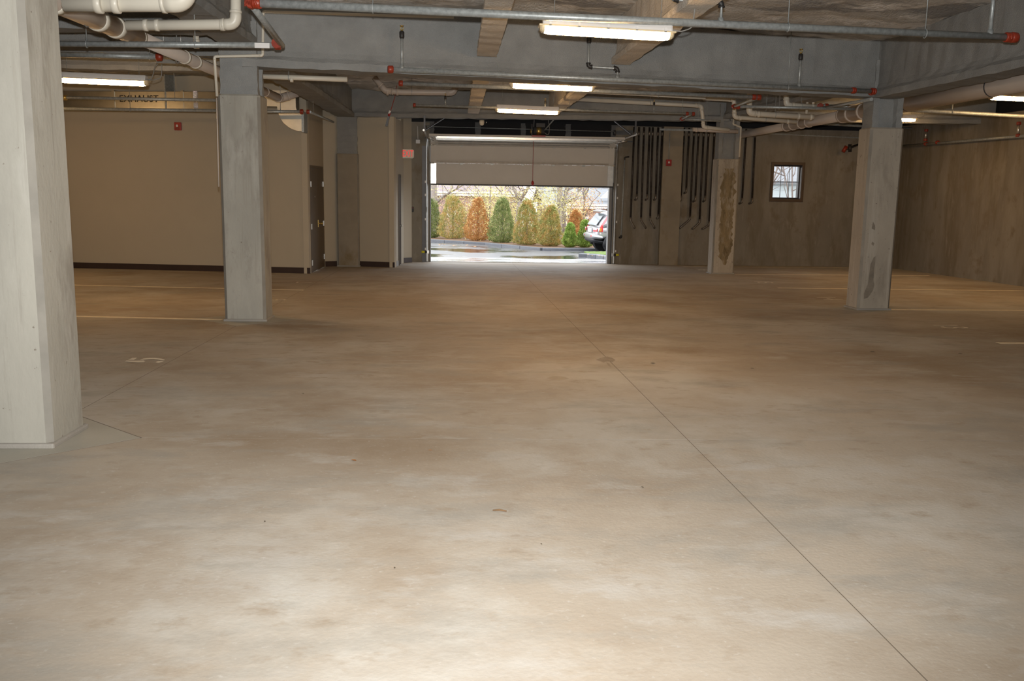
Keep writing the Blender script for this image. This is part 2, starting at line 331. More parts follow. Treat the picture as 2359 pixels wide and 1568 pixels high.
# ---- floor: a bed, cast slabs with open saw joints, lozenge pads round the columns
floor = MB().prism([(XL, YF), (XR+0.4, YF), (XR+0.4, YB+0.3), (XL, YB+0.3)], lambda x, y: fz(y)-0.20, lambda x, y: fz(y)-0.0008).build('floor', m_joint)
tag(floor, kind='structure')
JL, JC, JT, HD = -2.72, 1.535, 5.78, 0.70
def slab(poly, name='slab', top=0.0, mat=None):
    return MB().prism(poly, lambda x, y: fz(y)-0.0007, lambda x, y: fz(y)+top).build(name, mat or m_floor, floor)
g = 0.0028; gd = 0.010; YC1, YC2, HD2 = 5.95, 12.35, 0.72
slab([(XL, YF), (JL-g, YF), (JL-g, YC1-HD-gd), (JL-HD-gd, YC1-g), (XL, YC1-g)])
slab([(JL+g, YF), (JC-g, YF), (JC-g, YC1-2*g-0.06), (JL+HD+gd, YC1-g), (JL+g, YC1-HD-gd)])
slab([(JC+g, YF), (XR, YF), (XR, YC1-2*g-0.2), (JC+g, YC1-2*g-0.06)])
slab([(XL, YC1+g), (JL-HD-gd, YC1+g), (JL-g, YC1+HD+gd), (JL-g, YC2-HD2-gd), (JL-HD2-gd, YC2), (JL-g, YC2+HD2+gd), (JL-g, YB), (XL, YB)])
slab([(JL+HD+gd, YC1+g), (JC-g, YC1+g-0.06), (JC-g, YB), (JL+g, YB), (JL+g, YC2+HD2+gd), (JL+HD2+gd, YC2), (JL+g, YC2-HD2-gd), (JL+g, YC1+HD+gd)])
slab([(JC+g, YC1+g-0.06), (XR, YC1+g-0.2), (XR, YB), (JC+g, YB)])
for yc, hd in ((YC1, HD), (YC2, HD2)):
    slab([(JL, yc-hd), (JL+hd, yc), (JL, yc+hd), (JL-hd, yc)], 'column_pad', 0.0, m_pad)
slab([(6.5, 14.35-0.62), (6.5+0.62, 14.35), (6.5, 14.35+0.62), (6.5-0.62, 14.35)], 'column_pad', 0.0015, m_pad)
def floor_stain(pts, name='oil_stain'):
    mb = MB(); 
    for x, y in pts: p = atF(x, y); mb.V.append(Vector((p.x, p.y, fz(p.y)+0.0012)))
    mb.face(range(len(pts))); mb.build(name, m_oil, floor)
floor_stain([(1372, 829), (1384, 824), (1398, 821), (1410, 824), (1418, 829), (1411, 834), (1400, 832), (1390, 835), (1380, 831)]); floor_stain([(1258, 871), (1276, 866), (1300, 868), (1312, 872), (1290, 876), (1272, 875)]); floor_stain([(1396, 834), (1404, 838), (1408, 846), (1401, 842)])
# ---- walls
DX0, DX1, DZ = -0.73, 4.28, 2.56
WX0, WX1, WZ0, WZ1 = 8.66, 9.52, 1.20, 2.20
T0, T1 = YB, YB+0.35
wb = MB()
def wbx(x0, x1, z0, z1): wb.span((x0, T0, z0), (x1, T1, z1))
zb = fz(YB)-0.05
wbx(-1.30, DX0, zb, 3.12); wbx(DX1, WX0, zb, 3.12); wbx(WX0, WX1, zb, WZ0); wbx(WX0, WX1, WZ1, 3.12); wbx(WX1, XR+0.4, zb, 3.12)
wbx(DX0, DX1, DZ, 2.74)
tag(wb.build('wall_back', m_wall), kind='structure')
tag(MB().span((-1.3, T1, 3.05), (XR+0.6, T1+0.1, ZC)).span((-3.2, T1-0.05, 2.6), (DX1+0.4, T1+0.05, 3.2)).build('wall_back_upper', m_dark), kind='structure')  # near-black colour paints the shade of the recess above the back wall
tag(MB().span((XR, YF, -0.75), (XR+0.4, YB+0.4, 3.24)).build('wall_right', m_wall), kind='structure')
tag(MB().span((XR+0.4, YF, 3.2), (XR+0.5, YB+0.45, ZC)).build('wall_right_upper', m_dark), kind='structure')  # shade above the lamps put into the wall colour
tag(MB().span((XL-0.2, YF-0.2, -0.1), (XR+0.5, YF, ZC)).build('wall_front', m_wall), kind='structure')
tag(MB().span((XL-0.2, YF, -0.75), (XL, YB+0.4, ZC)).build('wall_left_far', m_wall), kind='structure')
A0, A1 = Vector((-3.22, 20.73)), Vector((-14.0, 22.73))
def wallseg(name, P, Q, z1, mat=None, th=0.12, z0=None, side=1):
    P, Q = Vector(P[:2]), Vector(Q[:2]); d = (Q-P).normalized(); n = Vector((-d.y, d.x))*side*th
    zz = (lambda x, y: fz(y)-0.03) if z0 is None else z0
    return tag(MB().prism([tuple(P), tuple(Q), tuple(Q+n), tuple(P+n)], zz, z1).build(name, mat or m_beige), kind='structure')
wallseg('wall_left', A0, A1, ZC, side=-1)
D2A, D2B, D2Z = 20.95, 22.98, 1.86       # double door in the side of the beige block
wallseg('wall_left_side', (-3.22, 20.73), (-3.22, D2A), ZC)
wallseg('wall_left_side_end', (-3.22, D2B), (-3.22, 23.20), ZC)
wallseg('wall_left_side_head', (-3.22, D2A), (-3.22, D2B), ZC, z0=D2Z)
wallseg('wall_left_return', (-3.22, 23.20), (-2.45, 23.78), ZC)
wallseg('wall_lobby', (-2.75, 23.56), (-1.52, 23.11), 3.07)
D3A, D3B, D3Z = 23.93, 24.56, 1.72
def lx(y): return -1.52+0.12*(y-23.11)/2.01
wallseg('wall_lobby_side', (-1.52, 23.11), (lx(D3A), D3A), 3.07)
wallseg('wall_lobby_side_end', (lx(D3B), D3B), (-1.40, 25.12), 3.3)
wallseg('wall_lobby_side_head', (lx(D3A), D3A), (lx(D3B), D3B), 3.07, z0=D3Z)
wallseg('wall_lobby_end', (-1.40, 25.12), (-1.20, 25.38), 3.3, th=0.22)
def skirting(name, P, Q, side, mat=m_vinyl, h=0.13, th=0.012):
    P, Q = Vector(P[:2]), Vector(Q[:2]); d = (Q-P).normalized(); n = Vector((-d.y, d.x))*side*th
    tag(MB().prism([tuple(P), tuple(Q), tuple(Q+n), tuple(P+n)], lambda x, y: fz(y)-0.005, lambda x, y: fz(y)+h).build(name, mat), kind='structure')
skirting('baseboard_left', A0+Vector((0.012, 0)), A1, 1)
skirting('baseboard_left_side', (-3.22, 20.72), (-3.22, D2A-0.05), -1)
skirting('baseboard_left_return', (-3.215, 23.20), (-2.96, 23.392), -1)
skirting('baseboard_lobby', (-2.40, 23.432), (-1.51, 23.106), -1)
skirting('baseboard_lobby_side', (-1.52, 23.11), (lx(D3A-0.02), D3A-0.02), -1, m_wlight)
skirting('baseboard_lobby_end', (-1.40, 25.12), (-1.20, 25.38), -1)
# pilaster on the back wall
pl = MB().span((5.57, YB-0.16, fz(YB)-0.03), (6.10, YB-0.001, 3.12)).build('pilaster', m_pil)
tag(pl, 'stained concrete pilaster on the back wall between two groups of black conduits', 'pilaster')
# ---- ceiling: sprayed deck
cm = MB(); nx, ny = 132, 170
for j in range(ny+1):
    for i in range(nx+1):
        x = XL-0.2 + (XR+0.7-XL)*i/nx; y = YF-0.1 + (YB+0.6-YF)*j/ny
        z = ZC - 0.035 + 0.05*noise.noise(Vector((x*1.4, y*1.4, 0.2))) + 0.05*noise.noise(Vector((x*3.4, y*3.4, 3.2)))
        cm.V.append(Vector((x, y, z)))
for j in range(ny):
    for i in range(nx): a = j*(nx+1)+i; cm.face((a, a+nx+1, a+nx+2, a+1), True)
cm.span((XL-0.3, YF-0.3, ZC+0.05), (XR+0.7, YB+0.7, ZC+0.15))
tag(cm.build('ceiling', m_deck), kind='structure')

# ---- fireproofed beams and joists (I sections)
foam_beam('main_beam', (-2.7, 12.30), (6.47, 14.36), ibeam(0.40, 2.90, 3.72), m_foam, 0.014, label='grey fireproofed main beam spanning the aisle at the nearer columns', cat='beam')
foam_beam('main_beam', (-2.65, 23.45), (6.38, 22.20), ibeam(0.36, 3.06, 3.72), m_foam, 0.014, label='grey fireproofed beam spanning the aisle just before the garage door', cat='beam')
foam_beam('main_beam', (-2.70, 12.45), (-2.68, 23.40), ibeam(0.42, 3.06, 3.72), m_foam, 0.014, label='grey fireproofed beam running back along the left column row', cat='beam')
foam_beam('main_beam', (-2.70, 5.0), (-2.70, 12.2), ibeam(0.42, 3.16, 3.72), m_foam, 0.014, label='grey fireproofed beam above the near left column', cat='beam')
foam_beam('main_beam', (6.44, 2.0), (6.47, 14.3), ibeam(0.42, 2.88, 3.72), m_foam, 0.012, label='grey fireproofed beam running towards the camera at upper right', cat='beam')
foam_beam('main_beam', (6.38, 22.25), (6.47, 14.45), ibeam(0.34, 3.10, 3.72), m_foam, 0.012, label='grey fireproofed beam between the two right columns', cat='beam')
foam_beam('main_beam', (6.40, 22.2), (12.4, 21.5), ibeam(0.34, 3.06, 3.72), m_foam, 0.012, label='grey fireproofed beam from the far right column to the right wall', cat='beam')
foam_beam('main_beam', (6.47, 14.3), (12.4, 14.9), ibeam(0.34, 3.10, 3.72), m_foam, 0.012, label='grey fireproofed beam from the near right column to the right wall', cat='beam')
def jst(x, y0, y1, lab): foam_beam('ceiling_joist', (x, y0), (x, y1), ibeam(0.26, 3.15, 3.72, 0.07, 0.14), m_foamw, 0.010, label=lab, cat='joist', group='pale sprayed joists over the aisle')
jst(0.38, -2.0, 12.62, 'pale sprayed joist in front of the main beam, left of the lamps')
jst(0.38, 13.2, 22.7, 'pale sprayed joist behind the main beam, left of the lamps')
jst(2.22, -2.0, 13.05, 'pale sprayed joist in front of the main beam, above the nearest lamp')
jst(2.22, 13.6, 22.5, 'pale sprayed joist behind the main beam, right of the lamps')
for i, (y, z) in enumerate(((9.6, 3.18), (11.5, 3.18), (13.6, 3.18), (15.9, 3.22))):
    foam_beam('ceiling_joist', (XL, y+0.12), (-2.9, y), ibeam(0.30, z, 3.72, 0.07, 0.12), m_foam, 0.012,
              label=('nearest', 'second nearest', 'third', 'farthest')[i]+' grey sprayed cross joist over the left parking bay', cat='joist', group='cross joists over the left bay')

# ---- concrete jacketed steel columns
def column(x0, x1, y0, y1, cap, label, mat=m_col, steel=(0.03, 0.03), top=3.45, web='y'):
    cx, cy = (x0+x1)/2, (y0+y1)/2; zb = fz(cy)-0.02
    r = empty('column', (cx, cy, fz(cy)), label, 'column', 'concrete jacketed columns')
    c = 0.035; mb = MB()
    sec = [(x0+c, y0), (x1-c, y0), (x1, y0+c), (x1, y1-c), (x1-c, y1), (x0+c, y1), (x0, y1-c), (x0, y0+c)]
    levels = [(zb, 0.0), (zb+0.9, 0.0), (cap-0.9, 0), (cap-0.02, 0.0), (cap, 0.018)]; n = len(sec)
    for z, ins in levels:
        for x, y in sec: mb.V.append(Vector((cx+(x-cx)*(1-ins*4), cy+(y-cy)*(1-ins*4), z)))
    for i in range(len(levels)-1):
        for j in range(n): k = (j+1) % n; mb.face((i*n+j, i*n+k, (i+1)*n+k, (i+1)*n+j))
    mb.face(range(n-1, -1, -1)); mb.face(range((len(levels)-1)*n, len(levels)*n))
    mb.build('concrete_jacket', mat, r)
    o = 0.0012
    for ax, ay, bx, by, nx_, ny_ in ((x1-c, y0, x1, y0+c, o, -o), (x0, y0+c, x0+c, y0, -o, -o)):
        MB().quad((ax+nx_, ay+ny_, fz(cy)+0.02), (bx+nx_, by+ny_, fz(cy)+0.02), (bx+nx_, by+ny_, cap-0.03), (ax+nx_, ay+ny_, cap-0.03)).build('chamfer', m_chamf, r)
    m2 = MB(); e = 0.018; zb2 = fz(cy)
    m2.prism([(x0-e, y0-e), (x1+e, y0-e), (x1+e, y1+e), (x0-e, y1+e)], lambda x, y: fz(y)-0.01, lambda x, y: fz(y)+0.03).build('base_mortar', m_mortar, r, bevel=0.012)
    # sprayed H section above the jacket
    sx0, sx1, sy0, sy1 = x0+steel[0], x1-steel[1], y0+0.05, y1-0.05; t = 0.09; w = 0.09
    if web == 'y': prof = [(sx0, sy0), (sx0+t, sy0), (sx0+t+0.02, cy-w), (sx1-t-0.02, cy-w), (sx1-t, sy0), (sx1, sy0), (sx1, sy1), (sx1-t, sy1), (sx1-t-0.02, cy+w), (sx0+t+0.02, cy+w), (sx0+t, sy1), (sx0, sy1)]
    else: prof = [(sx0, sy0), (sx1, sy0), (sx1, sy0+t), (cx+w, sy0+t+0.02), (cx+w, sy1-t-0.02), (sx1, sy1-t), (sx1, sy1), (sx0, sy1), (sx0, sy1-t), (cx-w, sy1-t-0.02), (cx-w, sy0+t+0.02), (sx0, sy0+t)]
    m3 = MB(); k = len(prof); nz = 14
    for i in range(nz+1):
        z = cap-0.01 + (top-cap)*i/nz; fl = 0.03*max(0, 1-i/1.5)
        for x, y in prof: m3.V.append(Vector((x+(0.0 if i else 0)+rnd.uniform(-1, 1)*0.009+(x-cx)*fl, y+rnd.uniform(-1, 1)*0.009+(y-cy)*fl, z)))
    for i in range(nz):
        for j in range(k): q = (j+1) % k; m3.face((i*k+j, i*k+q, (i+1)*k+q, (i+1)*k+j))
    m3.build('fireproofed_steel', m_foam, r)
    return r
c1 = column(-2.99, -2.47, 5.70, 6.22, 2.72, 'large pale concrete column nearest the camera at the left edge')
c2 = column(-2.97, -2.45, 12.10, 12.58, 2.56, 'grey concrete column on the left with galvanized and plastic pipes crossing its top', web='x')
c3 = column(-2.93, -2.39, 23.30, 23.72, 2.19, 'far left brown concrete column between the beige walls', m_pil, web='x')
c4 = column(6.25, 6.77, 14.10, 14.56, 2.45, 'right concrete column with a dark damp drip mark near its foot', m_colw)
c5 = column(6.11, 6.65, 22.00, 22.42, 2.19, 'far right concrete column with a long rusty water stain on its face', m_colw)
# damp drip on the right column and the rusty stain on the far right one: irregular patches on the front faces
def blob(parent, mat, Y, pts, name):
    mb = MB(); b = 0; n = len(pts)
    for x, y in pts: p = atY(x, y, Y); mb.V.append(Vector((p.x, Y-0.0025, p.z)))
    mb.face(range(n)); mb.build(name, mat, parent)
blob(c4, m_damp, 14.10, [(2012, 593), (2017, 590), (2016, 606), (2014, 618), (2013, 630), (2012, 645), (2014, 656), (2011, 668), (2005, 678), (1998, 686), (1990, 688), (1990, 676), (1994, 666), (1999, 655), (2001, 640), (2003, 625), (2005, 610)], 'damp_stain')
blob(c4, m_damp, 14.10, [(2011, 510), (2016, 520), (2015, 530), (2008, 526)], 'damp_stain')
blob(c4, m_damp, 14.10, [(2009, 556), (2014, 560), (2012, 566), (2007, 562)], 'damp_stain')
sl = []; sr = []; rr = random.Random(3)
def wob(t, k): return 6.0*noise.noise(Vector((t*6, k, 0))) + 5.0*noise.noise(Vector((t*19, k, 4))) + rr.uniform(-1.3, 1.3)
for i in range(60):
    t = i/59; y = 388 + (610-388)*t
    e = max(0, (t-0.86)/0.14)**1.5; f = max(0, (0.12-t)/0.12)
    sl.append((1663-9*t + wob(t, 1) + 13*e + 6*f, y)); sr.append((1695-13*t + wob(t, 7) - 9*e - 4*f, y))
blob(c5, m_moss, 22.00, sl + sr[::-1], 'water_stain')

# ================================================================== PIPES
def coupling(parent, p, d, r, elbow_to=None, mat=None):
    p, d = Vector(p), unit(Vector(d)); u, v = frame(d); L = r*0.95; mb = MB()
    path = [p-d*L, p-d*L*0.8, p+d*L*0.8, p+d*L]; mb.tube(path, [r*1.15, r*1.35, r*1.35, r*1.15], 14)
    for s in (-1, 1):
        mb.bar(p+u*s*r*1.25-d*L*0.4, p+u*s*r*1.25+d*L*0.4, r*0.7, r*0.6, v); mb.tube([p+u*s*r*1.5-v*r*0.75, p+u*s*r*1.5+v*r*0.75], r*0.2, 6)
    if elbow_to is not None:
        q = p + (Vector(elbow_to)-p).normalized()*r*2.2; mb.tube(fillet([p-d*L, p, q], r*1.2), r*1.22, 12)
        e = unit(q-p); mb.tube([q-e*r*0.6, q+e*r*0.6], r*1.5, 12)
    return mb.build('coupling', mat or m_red, parent, bevel=r*0.08)
def endcap(parent, p, d, r, mat=None):
    p, d = Vector(p), unit(Vector(d))
    return MB().tube([p-d*r*0.9, p-d*r*0.7, p+d*r*0.9, p+d*r*1.2], [r*1.2, r*1.45, r*1.4, r*1.1], 14).build('end_cap', mat or m_red, parent)
def sprig(parent, p, h, r=0.016, bent=None, head=True):
    """riser nipple off a sprinkler pipe with a pendent frame head on top"""
    p = Vector(p)
    if bent: path = [p, p+Vector((0, 0, bent[0])), p+Vector((bent[1], bent[2], bent[0]+0.01)), p+Vector((bent[1], bent[2], h))]
    else: path = [p, p+Vector((0, 0, h))]
    s = MB().tube(path, r, 10).build('riser', m_galv, parent)
    MB().tube([p-Vector((0, 0, r)), p+Vector((0, 0, r*3.2))], r*1.5, 10).build('outlet', m_galv, s)
    if bent:
        for q, a, b in ((1, 0, 2), (2, 1, 3)):
            v = Vector(path[q]); da = unit(Vector(path[a])-v); db = unit(Vector(path[b])-v)
            e = MB().tube(fillet([v+da*r*2.6, v, v+db*r*2.6], r*2), r*1.45, 10)
            e.tube([v+da*r*2.0, v+da*r*2.8], r*1.75, 10); e.tube([v+db*r*2.0, v+db*r*2.8], r*1.75, 10); e.build('elbow_fitting', m_black, s)
    t = Vector(path[-1])
    MB().tube([t-Vector((0, 0, r*2)), t-Vector((0, 0, r*1.0)), t+Vector((0, 0, r*2.2)), t+Vector((0, 0, r*3))], [r*1.2, r*1.7, r*1.7, r*0.9], 10).build('reducer', m_black, s)
    if head:
        hd = MB(); b = t+Vector((0, 0, r*3)); hd.tube([b, b+Vector((0, 0, r*0.8))], r*0.8, 8)
        for sg in (-1, 1): hd.tube(fillet([b+Vector((sg*r*0.6, 0, r*0.6)), b+Vector((sg*r*1.0, 0, r*1.8)), b+Vector((sg*r*0.15, 0, r*3))], r), r*0.25, 6)
        hd.tube([b+Vector((0, 0, r*3)), b+Vector((0, 0, r*3.3))], r*1.4, 10); hd.build('sprinkler_head', m_brass, s)
    return s
def hanger(parent, p, r, top=3.76, rod=0.005, mat=None):
    p = Vector(p); mb = MB(); mb.tube([p+Vector((0, 0, r)), Vector((p.x, p.y, top))], rod, 6)
    n = 12; loop = [p + Vector((0, math.cos(a)*(r+0.006), math.sin(a)*(r+0.006))) for a in [2*math.pi*i/n for i in range(n+1)]]
    mb.tube(loop, 0.005, 6, cap=False); return mb.build('hanger', mat or m_galv, parent)
def spipe(label, pts, r, group='galvanized sprinkler pipes', mat=None, bend=None, name='sprinkler_pipe', cat='pipe'):
    root = empty(name, pts[0], label, cat, group)
    MB().tube(fillet(pts, bend or r*2), r, 16).build('pipe', mat or m_galv, root); return root
V = Vector
# -- main pipe nearest the camera, across the top of the picture
p1a, p1b = atZ(590, 7, 3.02), atZ(2322, 86, 3.02); d1 = unit(p1b-p1a)
s1 = spipe('thick galvanized sprinkler pipe nearest the camera across the top', [p1a, p1b], 0.036)
coupling(s1, p1a, d1, 0.036); coupling(s1, p1b, d1, 0.036); endcap(s1, p1b+d1*0.06, d1, 0.036)
def on1(x): t = (x-590)/(2322-590); return p1a + (p1b-p1a)*((x-590)*1.0/(2322-590)*(1-0.09*(1-t)) )
def online(a, b, x):
    lo, hi = 0.0, 1.0
    for _ in range(40):
        m = (lo+hi)/2; q = a+(b-a)*m; w = q-cC; X = CX+FPX*w.dot(cR)/w.dot(cF)
        if X < x: lo = m
        else: hi = m
    return a+(b-a)*lo
for x in (859, 1815, 2131): hanger(s1, online(p1a, p1b, x), 0.036)
sprig(s1, online(p1a, p1b, 1660), 0.42, 0.018, bent=(0.20, -0.46, 0.0))
sprig(s1, online(p1a, p1b, 2280), 0.62, 0.020)
# -- cross piece to the left pipe
q0, q1 = V((p1a.x-0.05, p1a.y, p1a.z)), atY(650, 105, 10.1)
s1c = spipe('short sloping galvanized pipe joining the near pipe to the left one', [q0, q1], 0.030)
coupling(s1c, q0+V((0.0, 0.03, 0)), q1-q0, 0.034, elbow_to=p1a); 
p2a, p2b = atY(120, 101, 10.05), q1+V((-0.04, -0.02, 0))
s2 = spipe('galvanized pipe crossing in front of the left column top', [p2a, p2b], 0.030)
coupling(s2, p2b, p2b-p2a, 0.034, elbow_to=q0); MB().box(atY(604, 105, 10.0), (0.15, 0.012, 0.05)).build('pipe_label', m_white, s2)
for x in (200, 450): hanger(s2, online(p2a, p2b, x), 0.03)
# -- pipe along the main beam
LB = ((-2.7, 11.85), (6.45, 13.9))
p3a, p3b = atL(904, 160, *LB), atL(2005, 210, *LB)
s3 = spipe('long galvanized sprinkler pipe running along the main beam', [p3a, p3b], 0.034); d3 = unit(p3b-p3a)
endcap(s3, p3a-d3*0.02, -d3, 0.034); coupling(s3, online(p3a, p3b, 1966), d3, 0.034); 
p3c = atY(1890, 243, 17.0); coupling(s3, p3b+d3*0.05, d3, 0.036, elbow_to=p3c)
sprig(s3, online(p3a, p3b, 926), 0.42, 0.019); sprig(s3, online(p3a, p3b, 1840), 0.42, 0.019)
sprig(s3, online(p3a, p3b, 1422), 0.50, 0.019, bent=(0.15, -0.40, 0.0), head=False)
hanger(s3, online(p3a, p3b, 1147), 0.034); hanger(s3, online(p3a, p3b, 1815), 0.034)
s3c = spipe('short galvanized cross pipe ducking under the main beam beside the right column', [p3b+V((0.05, 0.05, -0.11)), p3c+V((0, 0, -0.05))], 0.026); coupling(s3c, p3c, p3c-p3b, 0.032)
p3d = atY(2020, 249, p3c.y); s3d = spipe('galvanized branch pipe passing behind the right column', [p3c+V((0.06, 0.02, 0)), p3d, atY(2359, 268, p3c.y-0.3), atY(2500, 278, p3c.y-0.5)], 0.032); hanger(s3d, p3d+V((0.9, 0.0, 0.0)), 0.032); coupling(s3d, p3c+V((0.12, 0.02, -0.005)), V((1, 0, 0)), 0.034)
hanger(s3d, atY(2193, 257, p3c.y-0.16), 0.032, 3.5, 0.012)
# -- pipe just behind the main beam
p4a, p4b = atY(924, 192, 15.2), atY(1748, 224, 15.2); d4 = unit(p4b-p4a)
s4 = spipe('galvanized pipe half hidden behind the main beam', [p4a, p4b], 0.032); endcap(s4, p4a, -d4, 0.032); coupling(s4, online(p4a, p4b, 1737), d4, 0.034)
p4c = atX(1692, 245, p4b.x); s4c = spipe('short sloping pipe between red couplings above the far right column', [p4b, p4c], 0.026); coupling(s4c, p4b, V((1, 0, 0)), 0.034); coupling(s4c, p4c, p4c-p4b, 0.032, elbow_to=p4c+V((0.3, 0, 0)))
s4d = spipe('thin galvanized pipe level behind the plastic drains at right', [p4c+V((0.08, 0.0, 0)), atY(2000, 252, p4c.y)], 0.026); hanger(s4d, p4c+V((0.8, 0, 0)), 0.026)
# -- pipe beyond, by the third lamp
p5a, p5b = atY(955, 242, 19.2), atY(1594, 262, 19.2); d5 = unit(p5b-p5a)
s5 = spipe('thin bright sprinkler pipe behind the farthest aisle lamp', [p5a, p5b], 0.024); endcap(s5, p5a, -d5, 0.026); coupling(s5, online(p5a, p5b, 1583), d5, 0.028)
p5c = atX(1571, 274, p5b.x); s5c = spipe('tiny sloping pipe between red couplings before the back beam', [p5b, p5c], 0.022); coupling(s5c, p5b+d5*0.03, d5, 0.028); coupling(s5c, p5c, p5c-p5b, 0.03)
s5d = spipe('thin pipe running right from the tiny sloping pipe', [p5c+V((0.06, 0, 0)), atY(1660, 279, p5c.y)], 0.022); hanger(s5d, p5c+V((0.35, 0, 0)), 0.022); hanger(s5c, p5c+V((0, 0, 0)), 0.022)
for x, h in ((968+58, 0.16), (1256, 0.13), (1506, 0.17)): sprig(s5, online(p5a, p5b, x), h, 0.013)
# -- left bay pipes
p6a, p6b = atY(120, 125, 12.6), atY(366, 131, 12.6)
s6 = spipe('galvanized pipe ending in a red cap in the left bay', [p6a, p6b], 0.034); endcap(s6, p6b, p6b-p6a, 0.036); hanger(s6, atY(345, 130.5, 12.6), 0.034)
s7 = spipe('yellow-lit thin pipe in front of the exhaust duct', [atY(120, 224, 17.5), atY(502, 231, 17.5)], 0.028); hanger(s7, atY(403, 229, 17.5), 0.028); coupling(s7, atY(150, 225, 17.5), V((1, 0, 0)), 0.034, mat=m_brass)
s8 = spipe('dull pipe below the exhaust duct on the left wall', [atY(120, 250, 18.6), atY(500, 255, 18.6)], 0.03); hanger(s8, atY(300, 253, 18.6), 0.03)
p9a, p9b = atY(560, 257, 18.6), atY(695, 257, 18.6)
s9 = spipe('grey pipe with a red end beside the curved duct', [p9a, p9b], 0.030); coupling(s9, p9b, V((1, 0, 0)), 0.034); coupling(s9, p9b+V((0.12, 0, 0)), V((1, 0, 0)), 0.030)
s9b = spipe('thin pipe stub running back past the brown doors', [p9b+V((0.15, 0.05, 0)), atX(768, 281, -2.95)], 0.024); hanger(s9, p9b+V((-0.4, 0, 0)), 0.03); hanger(s9b, p9b+V((0.16, 0.4, 0)), 0.024)
# -- right wall pipe with red drops
w0, w1 = atX(2060, 338, 11.93), atX(2420, 308, 11.93)
s10 = spipe('pipe fixed along the right concrete wall', [w0, w1], 0.032)
for x, y in ((2160, 328), (2133, 331)): coupling(s10, atX(x, y, 11.93), w1-w0, 0.036)
def drop(x, y0, y1, lab):
    a, b = atX(x, y0, 11.9), atX(x-2, y1, 11.9); r = empty('drop_pipe', b, lab, 'pipe', 'red coupled drops on the right wall')
    MB().tube([a, b], 0.028, 12).build('pipe', m_galv2, r); coupling(r, a, a-b, 0.034); coupling(r, b, a-b, 0.034)
drop(2134, 300, 322, 'short drop with red couplings on the right wall beside the column'); drop(2347, 284, 312, 'short drop with red couplings at the right picture edge')
s11 = spipe('yellowish pipe high along the back wall', [atY(1828, 281, 24.6), atY(2000, 291, 24.6), atY(2100, 296, 24.6)], 0.034); hanger(s11, atY(1910, 286, 24.6), 0.034)
# -- black valve on the back wall beside the right column
vr = empty('hose_valve', atY(1960, 340, 25.5), 'small black hose valve with red wheel on the back wall', 'valve')
MB().tube([atY(1982, 331, 25.55), atY(1950, 343, 25.2)], 0.03, 10).build('pipe', m_black, vr); MB().tube([atY(1958, 332, 25.2), atY(1958, 350, 25.2)], 0.045, 10).build('body', m_black, vr)
MB().tube([atY(1950, 337, 25.1), atY(1942, 350, 25.1)], 0.05, 12).build('handwheel', m_red, vr)

# ---------------------------------------------------------------- PVC drains
def elbow_sock(parent, a, v, b, r, mat, k=2.2):
    v = Vector(v); da, db = unit(Vector(a)-v), unit(Vector(b)-v)
    e = MB().tube(fillet([v+da*r*k, v, v+db*r*k], r*1.6, 8), r*1.10, 14)
    for d in (da, db): e.tube([v+d*r*(k-0.1), v+d*r*(k+0.35)], r*1.17, 14)
    return e.build('elbow', mat, parent)
def ring(parent, p, d, r, w=0.03, mat=None, name='joint_ring'):
    p, d = Vector(p), unit(Vector(d)); return MB().tube([p-d*w, p-d*w*0.9, p+d*w*0.9, p+d*w], [r*1.02, r*1.13, r*1.13, r*1.02], 16).build(name, mat or m_pvc, parent)
def pvc(label, pts, r, mat=None, rings=(), name='drain_pipe', group='plastic drain pipes', elbows=True, bend=None, hang=None):
    mat = mat or m_pvc; pts = [Vector(p) for p in pts]; root = empty(name, pts[0], label, 'pipe', group)
    MB().tube(fillet(pts, bend or r*1.6, 8), r, 16).build('pipe', mat, root)
    if elbows:
        for i in range(1, len(pts)-1):
            a, b = unit(pts[i-1]-pts[i]), unit(pts[i+1]-pts[i])
            if a.dot(b) > -0.9: elbow_sock(root, pts[i-1], pts[i], pts[i+1], r, mat)
    for p, d in rings: ring(root, p, d, r, max(0.02, r*0.4), mat)
    if hang:
        q = pts[hang[0]]*(1-hang[1]) + pts[hang[0]+1]*hang[1]; hanger(root, q, r)
    return root
XB = -3.35
bl = [atX(60, -30, XB), atX(160, 14, XB), atX(305, 66, XB), atX(450, 131, XB), atX(502, 158, XB), atX(640, 224, XB)]
b0, b1 = V((XB, 6.6, 2.93)), V((XB, 18.2, 3.045))
lr = empty('drain_pipe', b0, 'thick tan plastic drain running back beside the left columns', 'pipe', 'plastic drain pipes')
ym = 10.4
def onb(Y): t = (Y-b0.y)/(b1.y-b0.y); return b0+(b1-b0)*t
MB().tube([b0, onb(ym)], 0.094, 20).build('pipe', m_pvcb, lr); MB().tube([onb(ym-0.05), b1], 0.075, 18).build('pipe_reduced', m_pvcb, lr)
for Y, r in ((8.35, 0.094), (9.3, 0.094), (9.75, 0.094), (10.4, 0.085), (12.1, 0.075), (12.6, 0.075), (17.0, 0.075)): ring(lr, onb(Y), b1-b0, r, 0.05 if Y < 10 else 0.03, m_pvc if Y < 13 else m_pvcb)
for Y in (9.0, 11.8): hanger(lr, onb(Y), 0.1)
pvc('tan plastic elbow at the far end of the left drain', [onb(17.9), b1+V((0, 0.2, 0)), atY(686, 214, 18.5)], 0.072, m_pvcb)
e1 = [onb(8.05)+V((0.05, 0, 0.05)), atY(172, 8, 7.7), atY(425, 6, 7.7), atY(440, -60, 7.7)]
pvc('white plastic branch pipe at the very top left with a glued elbow', [atY(150, 8, 7.75)]+e1[2:], 0.068, m_pvc, rings=[(atY(228, 8, 7.7), V((1, 0, 0))), (atY(268, 8, 7.7), V((1, 0, 0)))])
